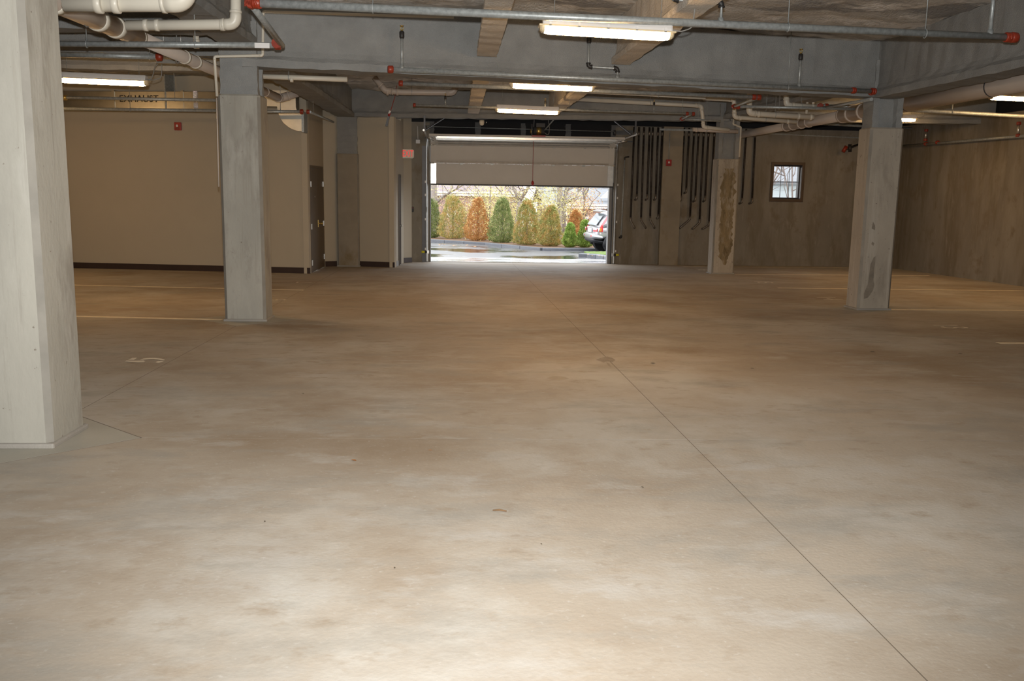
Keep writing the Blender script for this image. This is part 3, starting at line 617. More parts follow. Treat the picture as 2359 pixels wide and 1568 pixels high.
pvc('white plastic branch pipe with elbow turning up beside the left column', [atY(292, 59, 9.5), atY(543, 56, 9.5), atY(543, -70, 9.5)], 0.050, m_pvc, rings=[(atY(336, 58, 9.5), V((1, 0, 0))), (atY(362, 58, 9.5), V((1, 0, 0))), (atY(512, 57, 9.5), V((1, 0, 0)))])
pvc('white plastic stub dropping onto the left drain', [V((atY(452, 62, 11.9).x, 11.9, 3.74)), atY(453, 112, 11.9)], 0.034, m_pvc, rings=[(atY(453, 95, 11.9), V((0, 0, 1)))])
# thin condensate lines round the left column
Yc = 11.85
pvc('thin white plastic line bracketing the left column top', [atL(1045, 40, *LB), atL(606, 27, *LB), atY(605, 128, Yc), atY(494, 130, Yc-0.02), atY(500, 222, Yc)], 0.017, m_pvc, bend=0.03)
pvc('thin white plastic line ending on the left face of the column', [atX(499, 225, -2.976), atX(501, 300, -2.976), atX(504, 430, -2.976)], 0.008, m_pvcb, elbows=False)
pvc('white plastic pipe tucked under the main beam beside the left column', [atY(575, 175, 13.2), atY(800, 183, 13.2)], 0.034, m_pvc, rings=[(atY(672, 183, 13.2), V((1, 0, 0)))], hang=(0, 0.4))
pvc('tan plastic drain with wye hanging before the lobby wall', [atY(862, 178, 20.5), atY(888, 209, 20.5), atY(925, 212, 20.5), atY(1044, 213, 20.5), atY(1050, 200, 20.5)], 0.062, m_pvcb, rings=[(atY(893, 212, 20.5), V((1, 0, 0.0))), (atY(915, 212, 20.5), V((1, 0, 0))), (atY(1032, 213, 20.5), V((1, 0, 0)))], hang=(2, 0.2))
# right-hand big drain, one long run past the right column
X7 = 7.12
r0, r1 = V((X7, 24.5, 2.83)), V((X7, 7.0, 2.92))
def onr(Y): t = (Y-r0.y)/(r1.y-r0.y); return r0+(r1-r0)*t
rr_ = empty('drain_pipe', r0, 'very thick tan plastic drain at upper right running past the column', 'pipe', 'plastic drain pipes')
MB().tube([r0, onr(20.2)], 0.085, 18).build('pipe_reduced', m_pvcb, rr_); MB().tube([onr(20.25), onr(17.2)], 0.10, 18).build('pipe_reduced', m_pvcb, rr_); MB().tube([onr(17.3), r1], 0.135, 22).build('pipe', m_pvcb, rr_)
for Y, r in ((20.3, 0.1), (19.9, 0.1), (19.4, 0.1), (19.0, 0.1), (17.3, 0.125), (16.9, 0.135), (16.4, 0.135)): ring(rr_, onr(Y), r1-r0, r, 0.03, m_pvcb)
for Y in (14.75, 12.4): MB().tube([onr(Y)+V((0, -0.012, 0)), onr(Y)+V((0, 0.012, 0))], 0.139, 22).build('hanger_band', m_steel, rr_); hanger(rr_, onr(Y), 0.12)
def br(label, pts, r, Y, rings=(), hang=None): return pvc(label, [atY(x, y, Y) for x, y in pts], r, m_pvc, rings=[(atY(x, y, Y), V((1, 0, 0))) for x, y in rings], hang=hang)
br('white plastic branch turning down before the far right column, joining the big drain', [(1620, 226), (1691, 230), (1692, 270), (1835, 281)], 0.040, 19.0, [(1706, 272), (1815, 280)], hang=(2, 0.5))
br('white plastic branch with elbow, middle one joining the big drain', [(1727, 215), (1726, 261), (1874, 270)], 0.052, 17.8, [(1748, 263), (1840, 268), (1868, 270)], hang=(1, 0.4))
br('white plastic branch with elbow, rightmost and highest at the big drain', [(1811, 212), (1812, 242), (1880, 246)], 0.046, 16.6, [(1828, 243), (1872, 246)], hang=(1, 0.5))
br('thin white plastic line under the joists leading to the far right column', [(1335, 212), (1490, 219), (1625, 227)], 0.018, 16.0, hang=(1, 0.2))
br('white plastic pipe level behind the aisle beams, turning down to the right', [(1320, 228), (1616, 244), (1621, 293), (1680, 299)], 0.040, 20.5, [(1604, 243), (1500, 237)], hang=(0, 0.6))
pvc('white plastic pipe emerging low behind the far right column', [atY(1596, 298, 21.2), atY(1700, 303, 21.2)], 0.045, m_pvcb, rings=[(atY(1605, 299, 21.2), V((1, 0, 0)))], hang=(0, 0.3))
br('thin white plastic drop beside the far right column', [(1690, 274), (1689, 286), (1707, 293), (1703, 362)], 0.019, 21.9)
for i, (x0, y0, x1, y1) in enumerate(((1860, 232, 1858, 262), (1875, 226, 1873, 240))): pvc(('left', 'right')[i]+' of two short vent stubs above the big drain', [atY(x0, y0, 17.4), atY(x1, y1, 17.4)], 0.022, m_pvc)
# grey strut rail over the conduits
st = MB().bar(atY(1520, 298, 25.46), atY(1712, 303, 25.46), 0.05, 0.05).bar(atY(1530, 298, 25.46), atY(1530, 298, 25.46)+V((0, 0.14, 0)), 0.03, 0.03).bar(atY(1705, 302, 25.46), atY(1705, 302, 25.46)+V((0, 0.14, 0)), 0.03, 0.03).build('strut_rail', m_galv); tag(st, 'thin galvanized strut rail over the black conduits', 'rail')
st = MB().bar(atY(1712, 305, 25.585), atY(1985, 318, 25.585), 0.03, 0.025).build('cable_rail', m_galv); tag(st, 'thin cable line along the back wall above the window', 'cable')

# ---------------------------------------------------------------- black conduits down the back wall
def zz(x, y): return (1400+x/3.92, 250+y/3.92)
CD = [((240, 180), (205, 1010), (245, 1078)), ((283, 180), (262, 805), (250, 815)), ((328, 180), (300, 1010), (345, 1078)), ((378, 182), (355, 805), (345, 815)), ((407, 184), (382, 1005), (424, 1078)),
      ((455, 186), (432, 805), (420, 815)), ((494, 188), (455, 985), (448, 990)), ((690, 200), (660, 818), (655, 830)), ((735, 202), (708, 745), (695, 755)), ((780, 204), (742, 1000), (648, 1082)), ((822, 206), (790, 818), (776, 830)),
      ((868, 208), (828, 1030), (768, 1086)), ((912, 210), (878, 818), (866, 830)), ((965, 212), (915, 1050), (858, 1086)), ((1250, 225), (1212, 838), (1190, 848)), ((1332, 230), (1303, 838), (1280, 848))]
nth = ['first', 'second', 'third', 'fourth', 'fifth', 'sixth', 'seventh']
for i, (a, b, h) in enumerate(CD):
    Yc = YB-0.06; A, B, H = atY(*zz(*a), Yc), atY(*zz(*b), Yc), atY(*zz(*h), Yc); A.z = 3.1; B.x = B.x; 
    grp = 0 if i < 7 else (1 if i < 14 else 2); k = i - (0, 7, 14)[grp]
    where = ('from left between garage door and pilaster', 'from left just right of the pilaster', 'from left beside the window')[grp]
    long = b[1] > 900
    r = empty('conduit', A, '%s black conduit %s, %s' % (nth[k], where, 'long and kicked' if long else 'short'), 'conduit', 'black conduits on the back wall')
    MB().tube([A, B], 0.027, 10).build('pipe', m_conduit, r)
    n_ = H + V((0, 0.07, 0)); D = unit(H-B) if long else V((0, 0, -1))
    if long: MB().tube(fillet([B+V((0, 0, 0.10)), B, H, H+V((0, 0.06, 0))], 0.06), 0.028, 10).build('elbow', m_steelelbow, r)
    else: MB().tube(fillet([B+V((0, 0, 0.10)), B+V((0, 0, -0.03)), H+V((0, 0.06, -0.03))], 0.04), 0.028, 10).build('elbow', m_steelelbow, r)
    MB().tube([A+V((0, 0, -0.12)), A+V((0, 0, -0.22))], 0.033, 10).build('collar', m_steelelbow, r)
r = empty('conduit', atY(1431, 545, YB-0.05), 'thin grey conduit beside the garage door with black end elbows', 'conduit')
a, b = atY(1439, 366, YB-0.05), atY(1431, 542, YB-0.05)
MB().tube([a, b], 0.018, 10).build('pipe', m_galv, r); MB().tube(fillet([b, b+V((0, 0, -0.06)), b+V((-0.04, 0.05, -0.06))], 0.03), 0.028, 10).build('elbow', m_black, r); MB().tube(fillet([a+V((0, 0, -0.02)), a+V((0, 0, 0.04)), a+V((0.12, 0, 0.06))], 0.03), 0.02, 10).build('elbow', m_black, r)

# ================================================================== LAMPS
def make_lamp(loc, label):
    x0, y0, z0 = loc; r = empty('fluorescent_lamp', loc, label, 'lamp', 'sealed fluorescent lamps'); L = 0.64
    hs = [(-L+0.035, 0.93), (-L+0.05, 1.0), (L-0.05, 1.0), (L-0.035, 0.93)]; mb = MB(); sec = [(-0.075, 0.0), (0.075, 0.0), (0.072, 0.03), (0.058, 0.065), (0.045, 0.078), (-0.045, 0.078), (-0.058, 0.065), (-0.072, 0.03)]
    def loft(mb, st, sec, sm=False):
        k = len(sec); b = len(mb.V)
        for x, s in st:
            for y, z in sec: mb.V.append(V((x0+x, y0+y*s, z0+z*s)))
        for i in range(len(st)-1):
            for j in range(k): q = (j+1) % k; mb.face((b+i*k+j, b+i*k+q, b+(i+1)*k+q, b+(i+1)*k+j), sm)
        mb.face(range(b+k-1, b-1, -1)); mb.face(range(b+(len(st)-1)*k, b+len(st)*k)); return mb
    h = loft(mb, hs, sec).build('housing', m_white, r)
    MB().span((x0-L, y0-0.083, z0-0.008), (x0+L, y0+0.083, z0+0.008)).build('rim', m_clear, r, bevel=0.004)
    ds = [(-L+0.055, 0.88), (-L+0.10, 1.0), (L-0.10, 1.0), (L-0.055, 0.88)]; dsec = [(-0.076, -0.009), (0.076, -0.009), (0.076, -0.03), (0.066, -0.052), (0.044, -0.068), (-0.044, -0.068), (-0.066, -0.052), (-0.076, -0.03)]
    loft(MB(), ds, dsec).build('diffuser', m_lens, r)
    for s in (-1, 1): loft(MB(), sorted([(s*(L-0.012), 0.62), (s*(L-0.03), 0.86), (s*(L-0.054), 0.9)]), dsec).build('end_cap', m_clear, r)
    for k in range(5): 
        for s in (-1, 1): MB().box((x0-L*0.84+k*L*0.42, y0+s*0.079, z0+0.012), (0.022, 0.008, 0.045)).build('latch', m_white, r)
    MB().tube(fillet([V((x0+L-0.03, y0, z0+0.03)), V((x0+L+0.06, y0, z0+0.02)), V((x0+L+0.17, y0+0.01, z0+0.06)), V((x0+L+0.20, y0+0.02, z0+0.78))], 0.07), 0.006, 6).build('cord', m_cable, r)
    for s in (-1, 1): MB().tube([V((x0+s*0.5, y0, z0+0.07)), V((x0+s*0.5, y0, 3.70))], 0.003, 5).build('hanging_wire', m_galv, r)
    return r
lamp1 = make_lamp((1.39, 9.0, 2.945), 'largest lit fluorescent lamp, nearest over the aisle'); lamp1.rotation_euler[1] = 0.03
for loc, lab in (((1.405, 14.2, 2.97), 'second lit aisle lamp, just behind the main beam'), ((1.37, 18.6, 2.945), 'third lit aisle lamp, nearest the garage door'), ((-5.02, 14.0, 2.885), 'lit lamp over the left parking bay'),
                 ((9.75, 16.0, 3.135), 'lit lamp cut by the right picture edge'), ((9.70, 21.0, 3.13), 'lit lamp partly hidden behind the right column'),
                 ((-8.6, 17.8, 2.9), 'lit lamp over the left bay hidden behind the near column')):
    c = copy_thing(lamp1, loc, lab); c.rotation_euler[1] = 0.02
# cables by the left lamp
cb = MB().tube(fillet([atY(341, 185, 14.0), atY(350, 180, 14.0), atY(357, 155, 13.9), atY(364, 146, 13.8)], 0.1), 0.007, 6).build('cable', m_cable); tag(cb, 'grey cable looping up from the left bay lamp', 'cable')
ca_, cb_ = atY(361, 141, 13.2), atY(436, 144, 13.2); cb = MB().bar(ca_, cb_, 0.06, 0.05).tube([ca_+V((0.1, 0, 0)), V((ca_.x+0.1, ca_.y, 3.75))], 0.004, 5).tube([cb_-V((0.1, 0, 0)), V((cb_.x-0.1, cb_.y, 3.75))], 0.004, 5).build('cable_channel', m_galv2); tag(cb, 'pale metal channel above the left bay lamp', 'channel')

# ================================================================== GARAGE DOOR
gd = empty('door_1', (1.775, YB, fz(YB))); tag(gd, 'half raised white sectional garage door', kind='structure')
DY = YB+0.02
prof = [((DY, 1.505), (DY, 2.055)), ((DY-0.001, 2.056), (DY-0.13, 2.537)), ((DY-0.132, 2.538), (DY-0.60, 2.665)), ((DY-0.62, 2.67), (DY-1.14, 2.685)), ((DY-1.16, 2.685), (DY-1.68, 2.69))]
PX0, PX1 = -0.70, 4.25
for i, ((ya, za), (yb, zb_)) in enumerate(prof):
    a, b = V((0, ya, za)), V((0, yb, zb_)); d = unit(b-a); nrm = V((0, -d.z, d.y)) if False else V((0, d.z, -d.y)); L = (b-a).length
    sec = MB().plate(V((PX0, ya, za)), V((1, 0, 0)), d, V((0, d.z, -d.y))*1.0, [(0, 0), (PX1-PX0, 0), (PX1-PX0, L), (0, L)], 0.045).build('door_section', m_doorp, gd, bevel=0.004)
    inn = V((0, -d.z, d.y))                        # towards the garage
    if i == 0:
        for k in range(1, 7): c = a + d*(L*k/7.0); MB().box(V((1.775, c.y, c.z))+inn*0.001, (PX1-PX0-0.3, 0.003, 0.006)).build('rib_line', m_doorp, sec)
    # section rails, struts
    if i: MB().bar(V((PX0+0.16, a.y, a.z))+inn*0.016+d*0.035, V((PX1-0.14, a.y, a.z))+inn*0.016+d*0.035, 0.03, 0.055, d).build('rail', m_galv2, sec)
    if i >= 2:
        for f in (0.35, 0.72):
            c = a+d*L*f; MB().bar(V((PX0+0.2, c.y, c.z))+inn*0.03, V((PX1-0.2, c.y, c.z))+inn*0.03, 0.05, 0.09, d).build('strut', m_galv2, sec)
    if i in (0, 1):
        for k in range(5):
            x = atY(1063+70.5*k, 372, DY).x; c = b; MB().box(V((x, c.y, c.z))+inn*0.02, (0.07, 0.03, 0.07)).build('hinge', m_galv, sec)
    for s, x in ((-1, PX0+0.075), (1, PX1-0.07)):
        MB().plate(V((x-0.075, ya, za))+inn*0.002, V((1, 0, 0)), d, inn, [(0, 0), (0.15, 0), (0.15, L), (0, L)], 0.012).build('end_stile', m_galv2 if i == 0 else m_doorp, sec)
        c = b+inn*0.05; MB().tube([V((x-s*0.02, c.y, c.z)), V((x+s*0.12, c.y, c.z))], 0.018, 8).build('roller', m_galv2, sec)
MB().span((PX0, DY-0.02, 1.47), (PX1, DY+0.05, 1.508)).build('bottom_seal', m_black, gd)
for s, x in ((-1, DX0-0.065), (1, DX1+0.06)):
    path = [V((x, DY-0.06, fz(YB)+0.02)), V((x, DY-0.06, 2.2)), V((x, DY-0.07, 2.70)), V((x, DY-0.6, 2.735)), V((x, 22.9, 2.76))]
    MB().tube(fillet(path, 0.42, 10), 0.028, 4, sm=False).build('track', m_galv2, gd)
    MB().span((x-0.03, DY-0.03, fz(YB)), (x+0.03, DY-0.01, 2.5)).build('track_angle', m_steel, gd)
    MB().span((x-s*0.07-0.012, DY+0.02, fz(YB)-0.01), (x-s*0.07+0.012, DY+0.12, 1.6)).build('side_seal', m_black, gd)
    MB().bar(V((x-s*0.02, 22.95, 2.76)), V((x-s*0.02, 22.95, 3.1)), 0.04, 0.04).build('track_hanger', m_steel, gd)
    MB().bar(V((x+s*0.02, 23.6, 2.78)), V((x-s*0.5, 23.2, 3.08)), 0.04, 0.02).build('track_brace', m_steel, gd)
    for z in (-0.25, 0.55, 1.2, 1.55): MB().box((x+s*0.035, DY-0.05, z), (0.05, 0.02, 0.06)).build('track_bracket', m_white, gd)
# torsion shaft
ts = MB().tube([atY(975, 291, 25.2), atY(1420, 303, 25.2)], 0.010, 8).build('torsion_shaft', m_galv, gd)
for x, y in ((980, 295), (1416, 306)): MB().tube([atY(x, y, 25.2)-V((0.03, 0, 0)), atY(x, y, 25.2)+V((0.03, 0, 0))], 0.07, 14).build('cable_drum', m_steel, gd)
# dark header void with foam covered studs above the door
hv = empty('trim_1', (1.775, YB, 2.74)); tag(hv, 'dark header pocket above the garage door', kind='structure')
MB().span((DX0-0.1, YB+0.10, 2.72), (DX1+0.1, YB+0.16, 3.16)).build('backing', m_dark, hv)
for x0_, x1_ in ((978, 1000), (1095, 1107), (1200, 1211), (1303, 1315), (1408, 1462)):
    a, b = atY(x0_, 300, YB), atY(x1_, 300, YB); mb = MB(); n = 8
    for i in range(n+1):
        z = 2.70+0.44*i/n
        for x, y in ((a.x, YB), (b.x, YB), (b.x, YB+0.12), (a.x, YB+0.12)): mb.V.append(V((x+rnd.uniform(-1, 1)*0.015, y+(rnd.uniform(-1, 1)*0.012), z)))
    for i in range(n):
        for j in range(4): q = (j+1) % 4; mb.face((i*4+j, i*4+q, i*4+4+q, i*4+4+j))
    mb.build('stud', m_stud, hv)
for k in range(4): MB().span((DX0, YB+0.085, 2.76+k*0.085), (DX1, YB+0.105, 2.80+k*0.085)).build('louver', m_dark, hv)
# concrete pier between lobby and door is the back wall itself; steel jamb angle
tag(MB().span((DX0-0.20, YB-0.012, fz(YB)), (DX0-0.10, YB+0.02, 2.5)).build('trim_2', m_steel), kind='structure')
tag(MB().span((DX0-0.015, YB+0.1, fz(YB)-0.03), (DX0+0.03, YB+0.36, DZ)).span((DX1-0.10, YB+0.12, fz(YB)-0.03), (DX1+0.01, YB+0.36, DZ)).build('trim_3', m_wlight), kind='structure')
# opener
op = empty('door_opener', atY(1238, 318, 24.0), 'dark motor of the garage door opener hung from the beam', 'opener')
oc = atY(1240, 300, 24.0)
MB().box(oc+V((0, 0, -0.15)), (0.34, 0.35, 0.03)).build('base_plate', m_redalarm, op); MB().tube([oc+V((-0.13, 0, -0.02)), oc+V((0.15, 0, -0.02))], 0.10, 18).build('motor', m_steel, op)
MB().tube([oc+V((-0.05, 0, -0.02)), oc+V((0.07, 0, -0.02))], 0.106, 18).build('motor_glint', m_brass, op); MB().box(oc+V((0.05, 0.0, 0.12)), (0.22, 0.18, 0.10)).build('control_box', m_black, op)  # brass ring round the drum paints its yellow reflection
MB().tube([oc+V((-0.20, 0, -0.03)), oc+V((-0.16, 0, -0.03))], 0.06, 16).build('pulley', m_brass, op); MB().box(oc+V((-0.17, 0, 0.0)), (0.02, 0.25, 0.28)).build('side_plate', m_black, op)
MB().bar(oc+V((-0.12, 0, 0.05)), oc+V((-0.10, 0.0, 0.42)), 0.05, 0.01).build('hanging_strap', m_steel, op); MB().bar(oc+V((0.16, 0, 0.0)), oc+V((0.60, -0.6, 0.55)), 0.04, 0.01).build('hanging_strap', m_galv, op)
MB().bar(oc+V((0, 0.2, -0.12)), V((oc.x, 25.4, 2.86)), 0.05, 0.05).build('rail', m_steel, op)
MB().tube(fillet([oc+V((0.15, 0, -0.05)), oc+V((0.27, 0, -0.14)), oc+V((0.28, 0, 0.08)), oc+V((0.24, 0, 0.3))], 0.08), 0.008, 6).build('cable', m_cable, op)
rp = empty('release_rope', atY(1227, 425, 25.2), 'red emergency release rope with handle hanging before the door', 'rope')
MB().tube([atY(1229, 322, 24.6), atY(1227, 418, 25.2)], 0.007, 6).build('rope', m_rope, rp); MB().tube([atY(1227, 416, 25.2), atY(1227, 419, 25.2), atY(1227, 424, 25.2), atY(1227, 427, 25.2)], [0.012, 0.035, 0.04, 0.015], 10).build('handle', m_redalarm, rp)
# photo eyes
for x, y, lab, s in ((975, 580, 'left', 1), (1422, 587, 'right', -1)):
    p = atY(x, y, YB-0.06); r = empty('photo_eye', p, 'yellow door safety eye at the foot of the %s track' % lab, 'sensor', 'door safety eyes')
    MB().tube([p-V((0.045, 0, 0)), p+V((0.045, 0, 0))], 0.03, 12).build('body', m_yellow, r); MB().tube([p+V((s*0.045, 0, 0)), p+V((s*0.10, 0, 0))], 0.033, 12).build('collar', m_black, r); MB().box(p+V((s*0.13, 0.0, 0)), (0.05, 0.03, 0.08)).build('bracket', m_galv2, r)

# ================================================================== WINDOW
w1 = empty('window_1', (9.09, YB, WZ0)); tag(w1, 'small square window with dark frame in the back wall', kind='structure')
def rectframe(parent, name, mat, x0, x1, z0, z1, y0, y1, t):
    MB().span((x0, y0, z0), (x1, y1, z0+t)).span((x0, y0, z1-t), (x1, y1, z1)).span((x0, y0, z0+t), (x0+t, y1, z1-t)).span((x1-t, y0, z0+t), (x1, y1, z1-t)).build(name, mat, parent)
rectframe(w1, 'casing', m_wframe, 8.62, 9.56, 1.165, 2.24, YB-0.03, YB+0.10, 0.075)
rectframe(w1, 'frame', m_wdark, 8.69, 9.49, 1.235, 2.17, YB+0.10, YB+0.25, 0.045)
MB().span((9.475, YB+0.0, 1.25), (9.492, YB+0.20, 2.10)).build('inner_stop', m_wlight, w1)
for i in range(3): 
    for j in range(2):
        gx0, gx1 = 8.735+0.237*i, 8.735+0.237*(i+1); gz0, gz1 = 1.28+0.4225*j, 1.28+0.4225*(j+1); MB().span((gx0+0.003, YB+0.19, gz0+0.003), (gx1-0.003, YB+0.195, gz1-0.003)).build('pane', m_glass, w1)
for i in (1, 2): MB().span((8.735+0.237*i-0.005, YB+0.18, 1.28), (8.735+0.237*i+0.005, YB+0.205, 2.125)).build('muntin', m_wdark, w1)
MB().span((8.735, YB+0.18, 1.695), (9.446, YB+0.205, 1.712)).build('muntin', m_wdark, w1)

# ================================================================== DOORS IN THE BEIGE BLOCK
d2 = empty('door_2', (-3.22, (D2A+D2B)/2, fz(22))); tag(d2, 'pair of brown steel doors in the beige side wall', kind='structure')
zf = fz(22)
def frm(parent, ya, yb, zt, x, mat, t=0.06, dep=0.16):
    MB().span((x-dep/2-0.04, ya-0.001, fz(ya)), (x+0.02, ya+t, zt)).span((x-dep/2-0.04, yb-t, fz(yb)), (x+0.02, yb+0.001, zt)).span((x-dep/2-0.04, ya+t, zt-t), (x+0.02, yb-t, zt)).build('frame', mat, parent)
frm(d2, D2A, D2B, D2Z, -3.22, m_bronze); ym = (D2A+D2B)/2
for k, (a, b) in enumerate(((D2A+0.063, ym-0.002), (ym+0.002, D2B-0.063))):
    lf = MB().span((-3.245, a, fz(a)+0.005), (-3.20, b, D2Z-0.064)).build('leaf', m_bronze, d2, bevel=0.003)
    yh = a if k == 0 else b
    for z in (1.45, 0.52, -0.28): MB().box((-3.192, yh, z), (0.02, 0.07, 0.12)).build('hinge', m_galv2, lf)
kn = MB().tube([V((-3.20, ym+0.08, 0.55)), V((-3.13, ym+0.08, 0.55))], 0.018, 8); kn.sphere((-3.12, ym+0.08, 0.55), 0.032); kn.bar(V((-3.13, ym+0.08, 0.55)), V((-3.13, ym+0.17, 0.54)), 0.02, 0.02); kn.box((-3.198, ym+0.08, 0.55), (0.01, 0.07, 0.16)).build('lever_handle', m_brass, d2)
MB().tube([V((-3.20, ym-0.4, 1.17)), V((-3.192, ym-0.4, 1.17))], 0.02, 10).build('viewer', m_galv2, d2)
d3 = empty('door_3', (-1.46, (D3A+D3B)/2, fz(24))); tag(d3, 'grey framed door in the lobby side wall seen edge on', kind='structure')
frm(d3, D3A, D3B, D3Z, -1.453, m_greyframe); lf = MB().span((-1.53, D3A+0.063, fz(24)), (-1.48, D3B-0.063, D3Z-0.064)).build('leaf', m_greyframe, d3)
kn = MB().tube([V((-1.49, D3B-0.14, 0.42)), V((-1.43, D3B-0.14, 0.42))], 0.015, 8); kn.sphere((-1.42, D3B-0.14, 0.42), 0.03).build('knob', m_galv2, lf)

# ================================================================== EXHAUST DUCT
dd = unit(V((A1.x-A0.x, A1.y-A0.y, 0))); dn = V((-dd.y, dd.x, 0)); dn = dn if dn.y < 0 else -dn
du = empty('exhaust_duct', V((-6.0, 21.0, 2.98)), 'long rectangular sheet metal duct lettered EXHAUST high on the left wall', 'duct')
o_ = V((A0.x, A0.y, 0)) + dn*0.06
def dseg(t0, t1, z0, z1, dep=0.42): return MB().plate(o_+dd*t0+V((0, 0, z0)), dd*(t1-t0), V((0, 0, z1-z0)), dn, [(0, 0), (1, 0), (1, 1), (0, 1)], dep)
ts_ = [0.95, 2.55, 4.1, 5.6, 8.4]
for i in range(4): dseg(ts_[i]+0.01, ts_[i+1]-0.01, 2.965, 3.345).build('duct_length', m_duct, du, bevel=0.01)
for t in ts_[1:4]: dseg(t-0.03, t+0.03, 2.95, 3.36, 0.435).build('joint_flange', m_duct, du)
pt = atL(450, 224, o_+dn*0.43, o_+dn*0.43+dd); t_ = (pt-o_).dot(dd); dseg(t_-0.045, t_+0.045, 2.955, 3.355, 0.43).build('foil_tape', m_foil, du)
for x in (403, 208, 245): pt = atL(x, 224, o_, o_+dd); t_ = (pt-o_).dot(dd); dseg(t_-0.012, t_+0.012, 2.95, 3.72, 0.44).build('hanger_strap', m_galv, du) if x == 403 else None
pt = atL(320, 228, o_+dn*0.425, o_+dn*0.425+dd); text_mesh('EXHAUST', 0.205, pt, -dd, V((0, 0, 1)), dn, 0.004).build('lettering', m_ink, du)
# curved outlet at its right end
el = empty('duct_elbow', atY(690, 298, 19.9), 'curved sheet metal duct outlet with a flange left of the brown doors', 'duct')
cc = atY(694, 246, 19.9); Ri, Ro, n = 0.11, 0.49, 14; mb = MB()
for i in range(n+1):
    a = math.pi + (math.pi/2)*i/n
    for R in (Ri, Ro):
        for y in (0.0, 0.45): mb.V.append(V((cc.x+math.cos(a)*R, cc.y+y, cc.z+math.sin(a)*R)))
for i in range(n):
    b = i*4; 
    for f in ((0, 4, 5, 1), (2, 3, 7, 6), (0, 2, 6, 4), (1, 5, 7, 3)): mb.face([b+q for q in f])
mb.face((0, 1, 3, 2)); mb.build('bend', m_duct, el)
MB().span((cc.x, cc.y-0.01, cc.z-Ro-0.02), (cc.x+0.05, cc.y+0.46, cc.z-Ri+0.02)).build('flange', m_galv, el)
MB().span((-4.3, cc.y, cc.z), (cc.x-Ri, cc.y+0.45, 3.33)).build('side_run', m_duct, el)
MB().bar(V((cc.x-0.3, cc.y+0.2, 3.3)), V((cc.x-0.3, cc.y+0.2, 3.75)), 0.03, 0.01).build('hanger_strap', m_galv, el)

# ================================================================== SMALL WALL DEVICES
es = empty('exit_sign', V((-1.27, 24.95, 2.16)), 'small red EXIT sign beside the garage door', 'sign')
pe = atY(938, 354, 24.95); hw, hh = 0.175, 0.115
rc = 0.03; pol = [(-hw+rc, -hh), (hw-rc, -hh), (hw, -hh+rc), (hw, hh-rc), (hw-rc, hh), (-hw+rc, hh), (-hw, hh-rc), (-hw, -hh+rc)]
MB().plate(pe, V((1, 0, 0)), V((0, 0, 1)), V((0, 1, 0)), pol, 0.04).build('panel', m_exit, es)
tm = text_mesh('EXIT', 0.235, pe+V((0.018, 0, -0.002)), V((0.78, 0, 0)), V((0, 0, 1)), V((0, -1, 0)), 0.004)
for v in tm.V: v.x = pe.x+0.018 + (v.x-pe.x-0.018)*0.60
tm.build('letters', m_exitred, es); MB().plate(pe+V((0, -0.003, 0)), V((1, 0, 0)), V((0, 0, 1)), V((0, -1, 0)), [(-0.160, 0), (-0.135, -0.022), (-0.135, 0.022)], 0.002).build('arrow', m_exitred, es)
MB().span((pe.x-0.03, pe.y+0.04, pe.z-0.03), (pe.x+0.03, 25.2, pe.z+0.03)).build('bracket', m_exit, es)
def alarm(p, n, label, conduit=0):
    p, n = Vector(p), unit(Vector(n)); u = V((n.y, -n.x, 0)); u = -u; r = empty('fire_alarm', p, label, 'alarm', 'red fire alarms')
    MB().plate(p, u, V((0, 0, 1)), n, [(-0.075, -0.085), (0.075, -0.085), (0.075, 0.085), (-0.075, 0.085)], 0.05).build('body', m_redalarm, r, bevel=0.008)
    MB().plate(p+n*0.05, u, V((0, 0, 1)), n, [(-0.022, -0.015), (0.022, -0.015), (0.022, 0.035), (-0.022, 0.035)], 0.025).build('strobe', m_white, r, bevel=0.008)
    for k in range(3): MB().plate(p+n*0.05, u, V((0, 0, 1)), n, [(-0.05, -0.065+k*0.012), (0.05, -0.065+k*0.012), (0.05, -0.06+k*0.012), (-0.05, -0.06+k*0.012)], 0.003).build('slot', m_black, r)
    if conduit: MB().tube([p+n*0.02+V((0, 0, 0.085)), p+n*0.02+V((0, 0, conduit))], 0.010, 8).build('conduit', m_galv, r)
    return r
al = atL(411, 291, A0, A1); alarm(al, dn, 'red fire alarm on the left beige wall')
alarm(atY(1540, 375, YB-0.155), V((0, -1, 0)), 'red fire alarm on the concrete pilaster', 0.82)
jb = empty('junction_box', atY(963, 332, YB-0.01), 'small white box high on the pier left of the garage door', 'box')
p = atY(963, 326, YB); MB().box(p+V((0, -0.03, 0)), (0.11, 0.06, 0.10)).build('box', m_white, jb, bevel=0.006); MB().tube([p+V((0, -0.02, 0.05)), p+V((-0.01, -0.02, 0.4))], 0.009, 8).build('conduit', m_white, jb)
cr = empty('card_reader', atY(951, 488, YB-0.02), 'small black card reader on the pier left of the garage door', 'reader')
p = atY(951, 482, YB-0.01); MB().box(p+V((0, -0.02, 0)), (0.05, 0.04, 0.14)).build('case', m_black, cr, bevel=0.008); MB().box(p+V((0, -0.042, 0.04)), (0.02, 0.005, 0.02)).build('lens', m_redalarm, cr)
sm = empty('ceiling_sensor', atY(1110, 288, 23.0), 'small white round sensor under the back beam', 'sensor'); p = atY(1110, 283, 23.0)
MB().tube([p+V((0, 0, 0.06)), p+V((0, 0, 0.0)), p+V((0, 0, -0.04)), p+V((0, 0, -0.06))], [0.06, 0.06, 0.05, 0.02], 14).build('body', m_exit, sm); MB().tube([p+V((0.11, 0, 0.0)), p+V((0.11, 0, 0.03))], 0.012, 8).build('indicator', m_galv2, sm)
hs = empty('hanging_sensor', atY(893, 285, 22.3), 'grey device hanging on a thin red cable before the lobby wall', 'sensor')
